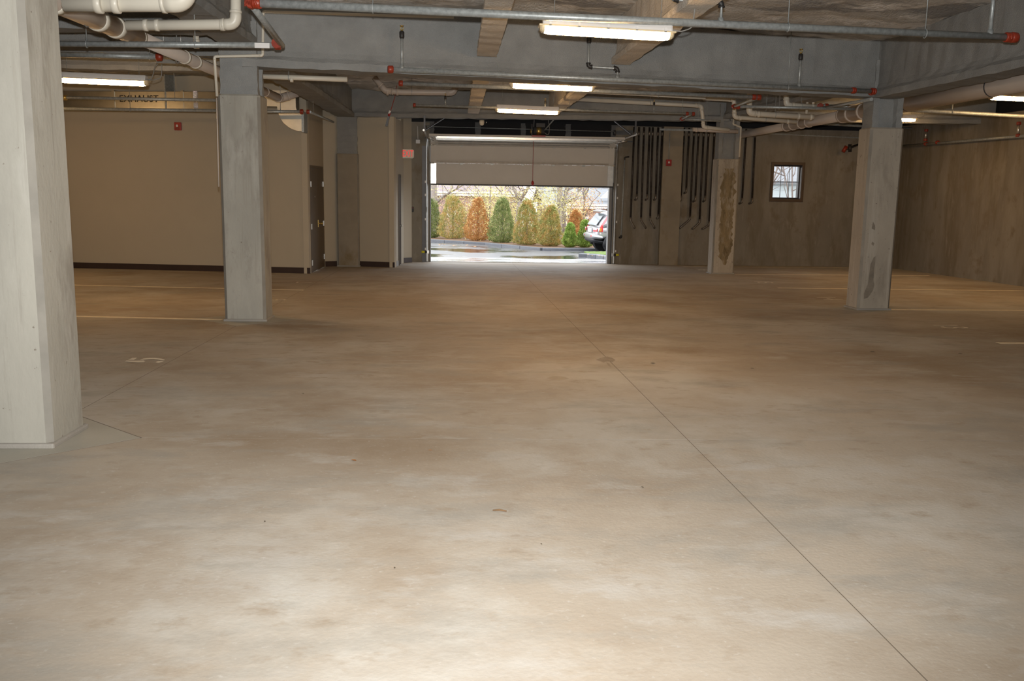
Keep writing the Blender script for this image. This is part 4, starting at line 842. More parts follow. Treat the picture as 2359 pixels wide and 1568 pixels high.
MB().tube([V((atY(914, 210, 22.3).x, 22.3, 3.72)), atY(911, 218, 22.3), atY(898, 262, 22.3)], 0.009, 6).build('cable', m_rope, hs); a, b = atY(898, 258, 22.3), atY(890, 291, 22.3)
MB().tube([a, a+(b-a)*0.15, a+(b-a)*0.3], [0.02, 0.03, 0.02], 10).build('plug', m_redalarm, hs); MB().bar(a+(b-a)*0.3, b, 0.07, 0.05).build('body', m_steel, hs); MB().bar(atY(899, 255, 22.3), atY(896, 262, 22.3), 0.05, 0.04).build('collar', m_white, hs)

# ================================================================== FLOOR MARKINGS
SF = V((0, 1, -SLOPE)).normalized()
def stripe(P, Q, w, label):
    P, Q = Vector(P), Vector(Q); d = unit(V((Q.x-P.x, Q.y-P.y, 0))); n = V((-d.y, d.x, 0))*w/2
    pts = [P-n, Q-n, Q+n, P+n]; tag(MB().prism([(p.x, p.y) for p in pts], lambda x, y: fz(y)-0.001, lambda x, y: fz(y)+0.002).build('parking_line', m_paint), label, 'floor marking', 'painted parking lines')
stripe(atF(700, 668), atF(-250, 647), 0.10, 'pale parking line in the left bay nearer the beige wall')
stripe(atF(512, 736), atF(-500, 713), 0.10, 'pale parking line running left from the foot of the left column')
stripe(atF(1692, 631.5), (11.6, 22.25, 0), 0.10, 'pale parking line starting at the far right column')
stripe(atF(1792, 663), (11.9, 18.0, 0), 0.10, 'pale parking line between the two right columns')
stripe(atF(2052, 713), (11.9, 14.35, 0), 0.10, 'pale parking line running right from the near right column')
stripe(atF(2300, 790), (11.9, 10.5, 0), 0.12, 'pale parking line at the right edge, nearest the camera')
stripe(atF(1574, 613.5), (11.6, 25.1, 0), 0.08, 'pale line along the foot of the back wall')
def number(txt, x, y, size, left, label):
    p = atF(x, y); p.z = fz(p.y); u = SF if left else -SF; v = V((-1, 0, 0)) if left else V((1, 0, 0))
    tag(text_mesh(txt, size, p, u, v, V((0, 0, 1)), 0.004).build('stall_number', m_npaint), label, 'floor marking', 'painted stall numbers')
number('6', 640, 691, 0.44, True, 'pale stall number 6 beside the left column'); number('7', 703, 650.5, 0.44, True, 'pale stall number 7 in front of the beige wall')
number('13', 2186, 752, 0.50, False, 'pale stall number 13 in front of the right column'); number('14', 1907, 687.5, 0.50, False, 'pale stall number 14 left of the right column')
number('15', 1757, 650, 0.48, False, 'pale stall number 15 below the far right column'); number('16', 1618, 621, 0.48, False, 'pale stall number 16 left of the far right column')
# stencilled 5: four separate strokes
def floor_poly(mb, pts):
    b = len(mb.V)
    for x, y in pts: p = atF(220+x/8.713, 780+y/8.713); mb.V.append(V((p.x, p.y, fz(p.y)+0.003)))
    mb.face(range(b, b+len(pts)))
m5 = MB(); floor_poly(m5, [(652, 428), (740, 388), (836, 386), (770, 432)]); floor_poly(m5, [(582, 462), (625, 442), (820, 446), (960, 440), (1003, 456), (960, 478), (860, 480), (700, 470)])
floor_poly(m5, [(890, 430), (960, 402), (1080, 390), (1210, 392), (1330, 404), (1392, 424), (1380, 438), (1310, 436), (1240, 420), (1170, 410), (1080, 412), (1000, 424)]); floor_poly(m5, [(1203, 476), (1260, 452), (1380, 450), (1330, 474), (1260, 490)])
tag(m5.build('stall_number', m_npaint), 'large pale stencilled stall number 5 beside the near left column', 'floor marking', 'painted stall numbers')
# ---- loose leaves, twig and crumbs on the slab
def leaf(x, y, s, rot, label, mat=None):
    p = atF(x, y); p.z = fz(p.y)+0.004; c, s_ = math.cos(rot), math.sin(rot); mb = MB(); out = [(0, -1), (0.35, -0.55), (0.45, 0), (0.3, 0.5), (0, 1), (-0.3, 0.5), (-0.45, 0), (-0.35, -0.55)]
    for a, b in [(0, -1), (0, -0.4), (0, 0.3), (0, 1)]: mb.V.append(p+V(((a*c-b*s_)*s, (a*s_+b*c)*s, 0)))
    for a, b, z in [(0.42, -0.4, 0.35), (0.40, 0.3, 0.4), (-0.42, -0.4, 0.3), (-0.40, 0.3, 0.35)]: mb.V.append(p+V(((a*c-b*s_)*s, (a*s_+b*c)*s, z*s*0.3)))
    for f in ((0, 4, 1), (1, 4, 5, 2), (2, 5, 3), (0, 1, 6), (1, 2, 7, 6), (2, 3, 7)): mb.face(f)
    tag(mb.build('fallen_leaf', mat or m_leafd), label, 'leaf', 'dry leaves and crumbs on the slab')
leaf(815, 1061, 0.022, 0.9, 'largest dry brown leaf, left of centre on the floor'); leaf(991, 1038, 0.014, 1.5, 'small curled dry leaf right of the largest leaf')
leaf(1733, 849, 0.022, 1.2, 'dark leaf on the floor below the far right column', m_crumb); leaf(2010, 811, 0.035, 1.4, 'dark leaf on the floor below the right column', m_crumb); leaf(2212, 815, 0.025, 1.0, 'dark crumb on the floor at right below number 13', m_crumb)
leaf(1480, 1123, 0.012, 0.4, 'tiny dark crumb right of the centre joint foot', m_crumb); leaf(610, 1202, 0.010, 0.3, 'tiny dark crumb at lower left', m_crumb); leaf(909, 1309, 0.009, 0.2, 'tiny dark crumb low in the middle', m_crumb); leaf(1247, 1254, 0.008, 0.2, 'tiny dark crumb below the twig', m_crumb)
leaf(698, 907, 0.014, 0.9, 'tiny dark crumb right of number 5', m_crumb); leaf(1504, 837, 0.03, 1.5, 'dull flake beside the centre joint', m_crumb)
p = atF(1135, 1176.5); q = atF(1167, 1178.5); tag(MB().tube([p+V((0, 0, 0.004)), (p+q)/2+V((0, 0.003, 0.007)), q+V((0, 0, 0.004))], [0.003, 0.005, 0.003], 6).build('twig', m_twig), 'thin brown twig lying low in the middle of the floor', 'twig')

# ================================================================== OUTSIDE
yard = MB(); yard.prism([(-60, 25.95), (80, 25.95), (80, 140), (-60, 140)], lambda x, y: gz(y)-0.3, lambda x, y: gz(y)).build
tag(MB().prism([(-60, 25.95), (80, 25.95), (80, 140), (-60, 140)], lambda x, y: gz(y)-0.3, lambda x, y: gz(y)).build('driveway', m_asph), 'wet reflective asphalt driveway outside the garage door', 'driveway', kind='structure')
tag(MB().prism([(-1.6, 25.6), (5.2, 25.6), (5.2, 26.0), (5.0, 28.6), (-1.6, 28.9), (-1.6, 26.0)], lambda x, y: gz(y)-0.1, lambda x, y: max(fz(y)-0.005, 0) if False else (fz(25.6)-0.004 if y < 25.8 else gz(y)+0.01)).build('door_apron', m_apron), 'pale wet concrete apron at the garage threshold', 'apron', kind='structure')
# kerb along the planting bed
K = [atG(700, 532), atG(985, 555.5), atG(1120, 564), atG(1249, 577), atG(1378, 578), atG(1440, 568), atG(1650, 562)]
kr = empty('kerb', K[1], 'dark wet stone kerb along the planting bed outside', 'kerb')
for i in range(len(K)-1):
    a, b = K[i], K[i+1]; n = max(1, int((b-a).length/1.6))
    for j in range(n):
        p, q = a+(b-a)*((j+0.004)/n), a+(b-a)*((j+0.996)/n); MB().bar(p+V((0, 0, 0.02)), q+V((0, 0, 0.02)), 0.18, 0.18).build('kerb_stone', m_curb if i < 3 else m_curb2, kr, bevel=0.02)
bed = MB(); top = [(p.x, p.y+0.05) for p in K]; bed.prism(top + [(60, 60), (60, 90), (-60, 90), (-60, 60)], lambda x, y: gz(y)-0.1, lambda x, y: gz(y)+0.10)
tag(bed.build('planting_bed', m_mulch), 'leaf strewn brown planting bed behind the kerb', 'planting bed', kind='structure')
# traffic island with grass and pale kerb stones at right
gi = empty('grass_island', atG(1385, 590), 'small grass island with pale kerb stones at the right of the door opening', 'island')
I = [atG(1345, 585), atG(1420, 585.5), atG(1470, 590), atG(1460, 597), atG(1395, 593.5), atG(1352, 589)]
MB().prism([(p.x, p.y) for p in I], lambda x, y: gz(y)-0.05, lambda x, y: gz(y)+0.10).build('grass', m_grass, gi)
for a, b in ((atG(1337, 592), atG(1358, 593)), (atG(1358.5, 593.2), atG(1380, 595)), (atG(1381, 595.2), atG(1398, 598)), (atG(1399, 598.2), atG(1430, 603))): MB().bar(a+V((0, 0.12, 0.04)), b+V((0, 0.12, 0.04)), 0.22, 0.16).build('kerb_stone', m_curb2, gi, bevel=0.03)
lm = MB(); r2 = random.Random(11)
for _ in range(26):
    t = r2.random(); p = atG(1005+t*90, 563+t*3+r2.uniform(-1.5, 2)); a = r2.random()*6; s = r2.uniform(0.03, 0.07)
    lm.quad(*[V((p.x+math.cos(a+k*1.57)*s, p.y+math.sin(a+k*1.57)*s, gz(p.y)+0.006+0.004*k)) for k in range(4)])
for _ in range(16):
    p = atG(1350+r2.random()*55, 586+r2.random()*14); a = r2.random()*6; s = r2.uniform(0.02, 0.05); lm.quad(*[V((p.x+math.cos(a+k*1.57)*s, p.y+math.sin(a+k*1.57)*s, gz(p.y)+0.11+0.004*k)) for k in range(4)])
tag(lm.build('scattered_leaves', m_lpeach), 'orange leaves scattered along the kerb on the wet asphalt', 'leaves', kind='stuff')
# ---- arborvitae hedge
def leaf_cloud(mb, r, fpos, n, s0, s1, up=0.6):
    for _ in range(n):
        p, out = fpos(); s = r.uniform(s0, s1); d = unit(V((out.x*0.5+r.uniform(-.5, .5), out.y*0.5+r.uniform(-.5, .5), up+r.uniform(-.5, .5)))); u, v = frame(d); a = r.random()*3.1; w = u*math.cos(a)+v*math.sin(a)
        mb.quad(p-w*s*0.32, p+d*s*0.5-w*s*0.08+v*s*0.08, p+d*s, p+d*s*0.45+w*s*0.32)
def arb(x, yb, wpx, ytop, mat, label, seed, back=0.7):
    g0 = atG(x, yb); d = g0.y+back; p = V((atY(x, yb, d).x, d, gz(d)+0.08)); h = (yb-ytop)*d/FPX; R = wpx*d/FPX/2*1.22; r = random.Random(seed)
    root = empty('arborvitae', p, label, 'shrub', 'arborvitae hedge outside the door')
    MB().tube([p, p+V((0, 0, h*0.5)), p+V((0, 0, h*0.9))], [0.05, 0.035, 0.008], 7).build('stem', m_barkd, root)
    def fp():
        t = r.random()**1.25; a = r.random()*2*math.pi; rad = R*min(1, (t/0.10+0.25))**0.6*(1-t)**0.42*(0.80+0.25*math.sin(a*3+seed)*0.5+0.2*r.random())*(1 if r.random() < 0.75 else r.random()); o = V((math.cos(a), math.sin(a), 0)); rad *= 0.95+0.42*noise.noise(V((math.cos(a)*1.6+seed*3, math.sin(a)*1.6, t*4.5)))+0.22*noise.noise(V((math.cos(a)*5+seed, math.sin(a)*5, t*14))); return p+o*rad+V((0, 0, 0.03+t*h*(0.93+0.14*r.random()))), o
    mb = MB(); leaf_cloud(mb, r, fp, 9000, 0.045, 0.105); mb.build('foliage', mat, root)
for a in ((993, 553, 46, 470, m_lgreen, 'green arborvitae cut by the left door jamb', 1), (1043, 555, 66, 461, m_lmixed, 'tall half browned arborvitae, second from the left jamb', 2), (1100, 560, 54, 469, m_lorange, 'browned orange arborvitae, third from the left jamb', 3),
          (1157, 565, 58, 470, m_lgreen, 'fully green arborvitae in the middle of the hedge', 4), (1213, 571, 58, 473, m_lmixed, 'mixed green and brown arborvitae right of the fully green one', 5), (1268, 574, 54, 486, m_lmixed, 'mixed arborvitae in front of the twin tree trunks', 6)): arb(*a)
arb(1324, 570, 42, 498, m_lorange, 'browned arborvitae behind the two small bright ones', 7, 2.0); arb(1312, 577, 28, 526, m_lbright, 'small bright green conical arborvitae, left of two', 8); arb(1346, 577, 32, 519, m_lbright, 'small bright green arborvitae partly behind the car', 9)
arb(1390, 577, 40, 505, m_lmixed, 'arborvitae hidden behind the car', 10, 2.5)
# ---- trees
def P(x, y, Y): return atY(x, y, Y)
def tree(label, Y, limbs, mat, leaves=None, seed=1, twigs=0, name='tree', grp='bare trees beyond the hedge'):
    r = random.Random(seed); base = P(*limbs[0][0][0], Y); base = V((base.x, Y, gz(Y))); root = empty(name, base, label, 'tree', grp); tw = MB(); tips = []
    for i, (pts, r0, r1) in enumerate(limbs):
        q = [P(x, y, Y) for x, y in pts]
        if i == 0: q = [V((q[0].x, Y, gz(Y)-0.05))]+q
        q = [v+V((0, (0.25*i*(1 if i % 2 else -1))*(k/len(q)), 0)) for k, v in enumerate(q)]; n = len(q)
        MB().tube(q, [r0+(r1-r0)*k/(n-1) for k in range(n)], 9).build('trunk' if i == 0 else 'limb', mat, root); tips += q[1:]
    for _ in range(twigs):
        s = r.choice(tips); d = V((r.uniform(-1, 1), r.uniform(-.6, .6), r.uniform(-.1, 1.1))); L = r.uniform(0.8, 2.4); a = s; path = [a]
        for k in range(4): d = d + V((r.uniform(-.4, .4), r.uniform(-.3, .3), r.uniform(-.2, .35))); a = a+unit(d)*L/4; path.append(a)
        tw.tube(path, [0.020, 0.015, 0.011, 0.008, 0.005], 5, cap=False); tips.append(path[-1])
    if tw.V: tw.build('twigs', m_barkd, root)
    if leaves:
        lm_, (x0, x1, y0, y1), cnt = leaves; c = P((x0+x1)/2, (y0+y1)/2, Y); R = ((x1-x0)/2*Y/FPX, 1.6, (y1-y0)/2*Y/FPX)
        cl = [V((c.x+r.uniform(-1, 1)*R[0], c.y+r.uniform(-1, 1)*R[1], c.z+r.uniform(-1, 1)*R[2])) for _ in range(max(6, cnt//22))]
        def fp(): q = r.choice(cl); o = V((r.gauss(0, 1), r.gauss(0, 1), r.gauss(0, 1))); return q+o*0.33, unit(o)
        mb = MB(); leaf_cloud(mb, r, fp, int(cnt*2.2), 0.05, 0.11, 0.0); mb.build('foliage', lm_, root)
    return root
tree('tree with crooked dark branch just inside the left door jamb', 50, [([(1000, 545), (1000, 480), (999, 400), (1004, 340)], 0.20, 0.14), ([(1001, 470), (1020, 452), (1034, 445), (1042, 430), (1040, 415)], 0.09, 0.04), ([(1022, 451), (1050, 436), (1075, 421), (1100, 400)], 0.05, 0.02)], m_bark, (m_lyellow, (1000, 1060, 425, 480), 200), 21, 40)
tree('forked grey tree with a sawn limb behind the middle of the hedge', 44, [([(1192, 560), (1193, 510), (1197, 462)], 0.14, 0.12), ([(1197, 464), (1185, 440), (1172, 405), (1165, 360)], 0.065, 0.04), ([(1197, 464), (1213, 437), (1228, 405), (1240, 350)], 0.09, 0.06), ([(1205, 455), (1216, 430), (1222, 400)], 0.05, 0.03), ([(1196, 462), (1160, 470), (1140, 475)], 0.04, 0.015)], m_bark, (m_lyellow, (1105, 1285, 428, 535), 2600), 22, 80)
tree('twin trunked tree right of the middle behind the hedge', 43, [([(1291, 565), (1290, 500), (1290, 430), (1288, 340)], 0.15, 0.12), ([(1298, 540), (1299, 470), (1306, 440), (1313, 405), (1316, 350)], 0.12, 0.08), ([(1300, 470), (1318, 458), (1345, 446)], 0.05, 0.02), ([(1290, 480), (1270, 490), (1250, 470)], 0.05, 0.02)], m_bark, (m_lyellow, (1235, 1330, 440, 520), 1100), 23, 80)
tree('small orange leaved tree left of the car', 46, [([(1345, 565), (1344, 500), (1348, 450), (1352, 420)], 0.06, 0.03), ([(1344, 505), (1365, 465), (1385, 445)], 0.03, 0.015)], m_barkd, (m_lpeach, (1318, 1368, 432, 530), 900), 24, 50, grp='autumn trees beyond the hedge')
tree('thin yellow leaved tree between the two left shrubs and the wall', 48, [([(1125, 560), (1128, 500), (1130, 430)], 0.05, 0.03), ([(1128, 505), (1110, 465), (1095, 430)], 0.03, 0.015)], m_barkd, (m_lyellow, (1045, 1150, 430, 515), 1300), 25, 60, grp='autumn trees beyond the hedge')
def brush(label, x, ybot, w, ytop, Y, mat, n, seed):
    r = random.Random(seed); c = P(x, ybot, Y); p = V((c.x, Y, gz(Y)+0.05)); h = (ybot-ytop)*Y/FPX; R = w*Y/FPX/2; root = empty('undergrowth_bush', p, label, 'bush', 'twiggy autumn undergrowth behind the hedge'); tw = MB(); tips = []
    for _ in range(34):
        a = r.random()*6.28; q = p+V((r.uniform(-.25, .25)*R, r.uniform(-.2, .2), 0)); d = V((math.cos(a)*0.5*R/max(h, .1), math.sin(a)*0.3, 1)); path = [q]; L = h*r.uniform(0.6, 1.05)
        for k in range(6): d = unit(d+V((r.uniform(-.35, .35), r.uniform(-.3, .3), r.uniform(-.1, .2)))); q = q+d*L/6; path.append(q); tips.append(q)
        tw.tube(path, [0.022, 0.018, 0.014, 0.011, 0.008, 0.006, 0.004], 5, cap=False)
    tw.build('twigs', m_barkd, root); mb = MB()
    def fp(): q = r.choice(tips[2:]); o = V((r.gauss(0, 1), r.gauss(0, 1), r.gauss(0, 1))); return q+o*0.22, unit(o)
    leaf_cloud(mb, r, fp, n, 0.05, 0.11, 0.0); mb.build('foliage', mat, root)
for a in (('pale orange undergrowth bush left, behind the second shrub', 1068, 560, 80, 452, 51, m_lpeach, 1500, 61), ('yellow undergrowth bush behind the browned third shrub', 1125, 562, 80, 440, 49, m_lyellow, 2200, 62), ('yellow green undergrowth bush behind the green middle shrub', 1185, 565, 80, 446, 50, m_lyellow, 2600, 63),
          ('tall yellow undergrowth bush behind the fork of the grey tree', 1240, 568, 80, 440, 49, m_lyellow, 2600, 64), ('orange undergrowth bush between the twin trunks and the car', 1320, 570, 74, 452, 48, m_lpeach, 1800, 65), ('sparse orange undergrowth bush at the left jamb', 1018, 558, 50, 470, 52, m_lpeach, 700, 66)): brush(*a)
for i, (x, w) in enumerate(((1060, 30), (1150, 31), (1240, 32), (1330, 33), (1395, 34))):
    tree(('leftmost', 'second', 'middle', 'fourth', 'rightmost')[i]+' bare tree far behind the houses', 80+2*i, [([(x, 520), (x+4, 430), (x, 360), (x+8, 300)], 0.22, 0.08), ([(x+3, 440), (x-30, 390), (x-45, 330)], 0.10, 0.04), ([(x+2, 430), (x+34, 395), (x+50, 330)], 0.10, 0.04)], m_barkd, None, w, 160)
# ---- houses
def house(label, Y, x0, x1, yeave, ytop, wall_m, roof_m, wins, slope=3.0, posts=()):
    a, b = P(x0, yeave, Y), P(x1, yeave, Y); zt = P((x0+x1)/2, ytop, Y+slope).z; z0 = gz(Y)-0.2; ze = (a.z+b.z)/2; root = empty('house', V(((a.x+b.x)/2, Y, gz(Y))), label, 'house')
    MB().span((a.x, Y, z0), (b.x, Y+7, ze)).build('wall', wall_m, root)
    MB().span((a.x-0.4, Y-0.45, ze-0.02), (b.x+0.4, Y+0.02, ze+0.24)).build('fascia', m_trim, root); MB().span((a.x-0.4, Y-0.52, ze+0.16), (b.x+0.4, Y-0.44, ze+0.26)).build('gutter', m_trim, root)
    rb = MB(); rb.quad(V((a.x-0.5, Y-0.5, ze+0.25)), V((b.x+0.5, Y-0.5, ze+0.25)), V((b.x+0.5, Y+slope, zt)), V((a.x-0.5, Y+slope, zt))); rb.quad(V((a.x-0.5, Y+7.5, ze+0.2)), V((b.x+0.5, Y+7.5, ze+0.2)), V((b.x+0.5, Y+slope, zt)), V((a.x-0.5, Y+slope, zt))); ro = rb.build('roof', roof_m, root); sd = ro.modifiers.new('thick', 'SOLIDIFY'); sd.thickness = 0.12
    for x, y0, y1, w in wins:
        c, d = P(x, y0, Y), P(x, y1, Y); h = w*Y/FPX/2; wf = MB().span((c.x-h, Y-0.06, d.z), (c.x+h, Y+0.01, d.z+0.1)).span((c.x-h, Y-0.06, c.z-0.1), (c.x+h, Y+0.01, c.z)).span((c.x-h, Y-0.06, d.z), (c.x-h+0.1, Y+0.01, c.z)).span((c.x+h-0.1, Y-0.06, d.z), (c.x+h, Y+0.01, c.z)).span((c.x-h, Y-0.05, (c.z+d.z)/2-0.03), (c.x+h, Y, (c.z+d.z)/2+0.03)).build('window', m_trim, root)
        MB().span((c.x-h+0.08, Y-0.02, d.z+0.08), (c.x+h-0.08, Y+0.005, c.z-0.08)).build('pane', m_farglass, wf)
    for x in posts: c = P(x, yeave, Y-1.6); MB().span((c.x-0.09, Y-1.7, z0), (c.x+0.09, Y-1.5, ze)).build('porch_post', m_trim, root)
    return root
h1 = house('brick house with white fascia and reddish roof behind the left shrubs', 62, 900, 1192, 450, 405, m_brick, m_roofp, [(1100, 462, 500, 22), (1040, 462, 500, 20)], 5)
MB().span((P(1006, 450, 61.9).x-0.06, 61.8, gz(62)), (P(1006, 450, 61.9).x+0.06, 61.95, P(1006, 450, 62).z)).build('downspout', m_trim, h1)
h2 = house('brick house with wide grey roof behind the car', 58, 1268, 1500, 480, 434, m_brick, m_roofg, [(1318, 490, 512, 14), (1397, 487, 500, 20), (1352, 492, 508, 9)], 4.5, posts=(1284, 1303, 1336))
g0 = P(1400, 452, 58.4); MB().plate(V((g0.x-1.1, 58.2, g0.z-0.1)), V((1, 0, 0)), V((0, 0, 1)), V((0, 1, 0)), [(0.65, 0), (2.6, 0), (2.6, 1.0), (1.6, 0.9)], 0.3).build('dormer', m_trim, h2)
# ---- what the window shows
h3 = empty('siding_house', V((17.5, 45, gz(45))), 'pale clapboard house seen through the small window', 'house')
a, b = P(1735, 420, 45), P(1905, 421, 45.0); MB().span((a.x, 45.02, gz(45)-0.2), (b.x, 52, a.z)).build('wall', m_siding, h3); MB().span((a.x-0.3, 44.6, a.z-0.05), (b.x+0.3, 45.05, a.z+0.10)).build('gutter', m_trim, h3)
for k in range(12): z = a.z-0.15-k*0.22; MB().plate(V((a.x, 45.0, z-0.21)), V((1, 0, 0)), V((0, -0.12, 1)), V((0, -1, 0)), [(0, 0), (b.x-a.x, 0), (b.x-a.x, 0.215), (0, 0.215)], 0.012).build('clapboard', m_siding, h3)
rb = MB(); rb.quad(V((a.x-0.4, 44.5, a.z+0.08)), V((b.x+0.4, 44.5, a.z+0.08)), V((b.x+0.4, 49, a.z+0.9)), V((a.x-0.4, 49, a.z+0.9))); ro = rb.build('roof', m_roofg, h3); ro.modifiers.new('thick', 'SOLIDIFY').thickness = 0.1
tree('slim forked sapling outside the window', 36, [([(1826, 480), (1825, 440), (1825, 385), (1826, 340)], 0.035, 0.025), ([(1825, 408), (1832, 400), (1836, 380), (1838, 340)], 0.02, 0.012)], m_barkd, None, 51, 6)
tree('thin leaning sapling left in the window view', 37, [([(1818, 480), (1814, 430), (1808, 405), (1804, 380), (1800, 330)], 0.03, 0.02), ([(1815, 460), (1808, 430), (1812, 400)], 0.015, 0.01)], m_barkd, None, 52, 8)
tree('bare tree in front of the clapboard house', 41, [([(1770, 480), (1776, 430), (1790, 390), (1796, 340)], 0.05, 0.03), ([(1776, 428), (1800, 395), (1812, 370)], 0.03, 0.015)], m_barkd, None, 53, 12)

# ================================================================== CAR
S = 0.92; ah = math.radians(8); fwd = V((math.cos(ah), math.sin(ah), 0)); rgt = V((math.sin(ah), -math.cos(ah), 0)); upv = V((0, 0, 1))
wc = atG(1413, 582.5)
ORG = wc + fwd*(1.28*S) - rgt*(0.78*S); ORG.z = gz(ORG.y)
def cl(x, y, z): return ORG + fwd*x*S - rgt*y*S + upv*z*S          # x forward, y left, z up
car = empty('car', ORG, 'silver compact sport utility car seen from its rear right corner', 'car')
def loft(sts, mat, name, parent=car, sub=2):
    mb = MB(); k = len(sts[0][1])
    for x, sec in sts:
        for y, z in sec: mb.V.append(cl(x + 0.0, y, z))
    for i in range(len(sts)-1):
        for j in range(k): q = (j+1) % k; mb.face((i*k+j, i*k+q, (i+1)*k+q, (i+1)*k+j), True)
    mb.face(range(k-1, -1, -1), True); mb.face(range((len(sts)-1)*k, len(sts)*k), True); o = mb.build(name, mat, parent); sm_ = o.modifiers.new('round', 'SUBSURF'); sm_.levels = sub; sm_.render_levels = sub; return o
def lo(w, zb, zt, sh=0.0): return [(-w*0.86, zb), (-w, zb+0.12), (-w*1.0, (zb+zt)/2), (-w*0.97, zt-0.10), (-w*0.90+sh, zt), (w*0.90-sh, zt), (w*0.97, zt-0.10), (w, (zb+zt)/2), (w, zb+0.12), (w*0.86, zb)]
loft([(-2.02, lo(0.72, 0.62, 1.00)), (-1.98, lo(0.82, 0.58, 1.04)), (-1.85, lo(0.90, 0.54, 1.08)), (-1.3, lo(0.92, 0.50, 1.08)), (0, lo(0.92, 0.42, 1.04)), (1.1, lo(0.91, 0.45, 1.00)), (1.8, lo(0.86, 0.5, 0.90)), (2.08, lo(0.74, 0.52, 0.78)), (2.12, lo(0.6, 0.56, 0.72))], m_car, 'body')
def gh(w0, w1, z0, z1): return [(-w0, z0), (-w0*0.97, z0+(z1-z0)*0.35), (-w1*1.04, z0+(z1-z0)*0.8), (-w1*0.9, z1-0.01), (-w1*0.4, z1+0.02), (w1*0.4, z1+0.02), (w1*0.9, z1-0.01), (w1*1.04, z0+(z1-z0)*0.8), (w0*0.97, z0+(z1-z0)*0.35), (w0, z0)]
loft([(-1.92, gh(0.80, 0.76, 0.98, 1.10)), (-1.78, gh(0.84, 0.74, 1.0, 1.30)), (-1.50, gh(0.85, 0.68, 1.0, 1.60)), (-1.2, gh(0.86, 0.68, 1.0, 1.66)), (-0.2, gh(0.86, 0.69, 1.0, 1.68)), (0.35, gh(0.85, 0.66, 1.0, 1.62)), (0.95, gh(0.82, 0.70, 0.98, 1.18)), (1.2, gh(0.80, 0.72, 0.96, 1.02))], m_car, 'cabin')
loft([(-2.14, lo(0.70, 0.60, 0.76)), (-2.10, lo(0.84, 0.54, 0.80)), (-1.9, lo(0.925, 0.50, 0.80)), (-1.62, lo(0.93, 0.50, 0.76))], m_car, 'rear_bumper')
loft([(-2.11, lo(0.66, 0.46, 0.60)), (-2.06, lo(0.80, 0.42, 0.60)), (-1.8, lo(0.90, 0.36, 0.56)), (-1.5, lo(0.88, 0.34, 0.50))], m_carb, 'lower_bumper')
loft([(-1.5, lo(0.86, 0.24, 0.5)), (0, lo(0.9, 0.24, 0.5)), (1.9, lo(0.8, 0.26, 0.55))], m_carb, 'sill', sub=1)
def cpoly(pts, mat, name, off=0.012, nrm=None, parent=car):
    q = [cl(*p) for p in pts]; n = nrm if nrm is not None else unit((q[1]-q[0]).cross(q[2]-q[0])); mb = MB(); k = len(q)
    for s in (0, off):
        for p in q: mb.V.append(p+n*s)
    mb.face(range(k-1, -1, -1)); mb.face(range(k, 2*k))
    for i in range(k): j = (i+1) % k; mb.face((i, j, k+j, k+i))
    return mb.build(name, mat, parent)
rn = -fwd
cpoly([(-1.965, -0.62, 1.10), (-1.965, 0.62, 1.10), (-1.62, 0.54, 1.55), (-1.62, -0.54, 1.55)], m_clear2, 'rear_window', 0.02, unit(-fwd*0.8+upv*0.6))
cpoly([(-1.56, 0.60, 1.66), (-1.78, 0.56, 1.63), (-1.78, -0.56, 1.63), (-1.56, -0.60, 1.66)], m_car, 'spoiler', 0.04, upv)
cpoly([(-2.045, -0.02, 1.08), (-2.02, 0.35, 1.12), (-2.02, 0.35, 1.09), (-2.045, -0.02, 1.05)], m_carb, 'wiper', 0.03, rn)
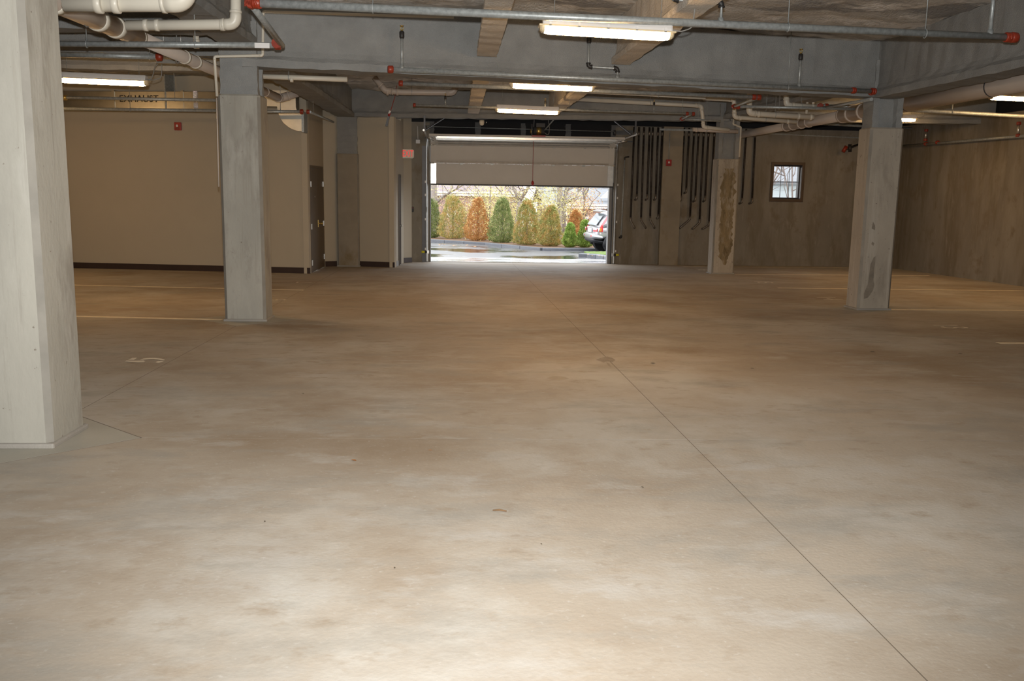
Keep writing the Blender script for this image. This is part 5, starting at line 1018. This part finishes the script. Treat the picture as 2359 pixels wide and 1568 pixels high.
for s in (-1, 1):
    out = rgt if s < 0 else -rgt; y = 0.905*s
    cpoly([(-1.93, y*0.985, 0.86), (-1.78, y*1.02, 0.86), (-1.78, y*1.015, 1.12), (-1.86, y*0.99, 1.12)], m_tail, 'tail_light', 0.02, unit(out-fwd*0.6)); cpoly([(-1.90, y*1.0, 0.88), (-1.83, y*1.02, 0.88), (-1.83, y*1.02, 1.0), (-1.90, y*1.0, 1.0)], m_amber, 'indicator', 0.028, unit(out-fwd*0.6))
    cpoly([(-1.86, y*0.96, 1.10), (-1.76, y*0.985, 1.10), (-1.44, y*0.83, 1.55), (-1.52, y*0.80, 1.55)], m_tailp, 'upper_tail_light', 0.03, unit(out-fwd*0.5))
    cpoly([(-2.06, y*0.60, 0.86), (-1.985, y*0.90, 0.86), (-1.975, y*0.90, 0.99), (-2.05, y*0.60, 0.99)], m_tail, 'gate_light', 0.02, unit(rn+out*0.35)); cpoly([(-2.07, y*0.62, 0.93), (-1.995, y*0.90, 0.93), (-1.985, y*0.90, 0.985), (-2.06, y*0.62, 0.985)], m_plate, 'reverse_light', 0.026, unit(rn+out*0.35))
    cpoly([(-1.45, y*0.975, 1.13), (-0.95, y*0.985, 1.10), (-0.95, y*0.86, 1.48), (-1.12, y*0.86, 1.46), (-1.34, y*0.93, 1.25)], m_cglass, 'quarter_window', 0.02, out); cpoly([(-0.9, y*0.985, 1.10), (0.0, y*0.985, 1.09), (0.0, y*0.85, 1.50), (-0.9, y*0.86, 1.49)], m_cglass, 'door_window', 0.02, out); cpoly([(0.05, y*0.985, 1.09), (0.85, y*0.96, 1.08), (0.35, y*0.86, 1.46), (0.05, y*0.85, 1.49)], m_cglass, 'door_window', 0.02, out)
    cpoly([(-2.125, y*0.5, 0.66), (-2.09, y*0.75, 0.66), (-2.09, y*0.75, 0.71), (-2.125, y*0.5, 0.71)], m_tail, 'reflector', 0.02, unit(rn+out*0.2))
    for x in (-1.28, 1.32):
        c = cl(x, s*0.80, 0.335); ax = out; w = MB(); r_ = 0.335*S; w.tube([c-ax*0.10*S, c-ax*0.09*S, c+ax*0.10*S, c+ax*0.12*S], [r_*0.9, r_, r_, r_*0.88], 24); wh = w.build('wheel', m_tyre, car)
        rm = MB(); rm.tube([c+ax*0.10*S, c+ax*0.13*S], r_*0.58, 20)
        for k in range(5): a = k*2*math.pi/5; dv = fwd*math.cos(a)+upv*math.sin(a); rm.bar(c+ax*0.135*S, c+ax*0.135*S+dv*r_*0.6, 0.05, 0.03, ax)
        rm.build('rim', m_chrome, wh)
        arc = [cl(x+math.cos(t)*0.43, s*0.90, 0.36+math.sin(t)*0.43) for t in [math.radians(-10+q*20) for q in range(11)]]; MB().tube(arc, 0.055*S, 8).build('wheel_arch', m_carb, car)
        MB().tube([cl(x, s*0.55, 0.40), cl(x, s*0.925, 0.40)], 0.40*S, 24).build('wheel_well', m_tyre, car)
    MB().tube([cl(-1.2, s*0.60, 1.72), cl(0.2, s*0.61, 1.73)], 0.02, 8).build('roof_rail', m_carb, car); MB().bar(cl(-1.75, s*0.925, 0.86), cl(1.0, s*0.935, 0.84), 0.01, 0.012).build('crease', m_carb, car)
cpoly([(-2.045, -0.24, 0.82), (-2.045, 0.24, 0.82), (-2.035, 0.24, 0.97), (-2.035, -0.24, 0.97)], m_plate, 'license_plate', 0.02, rn)
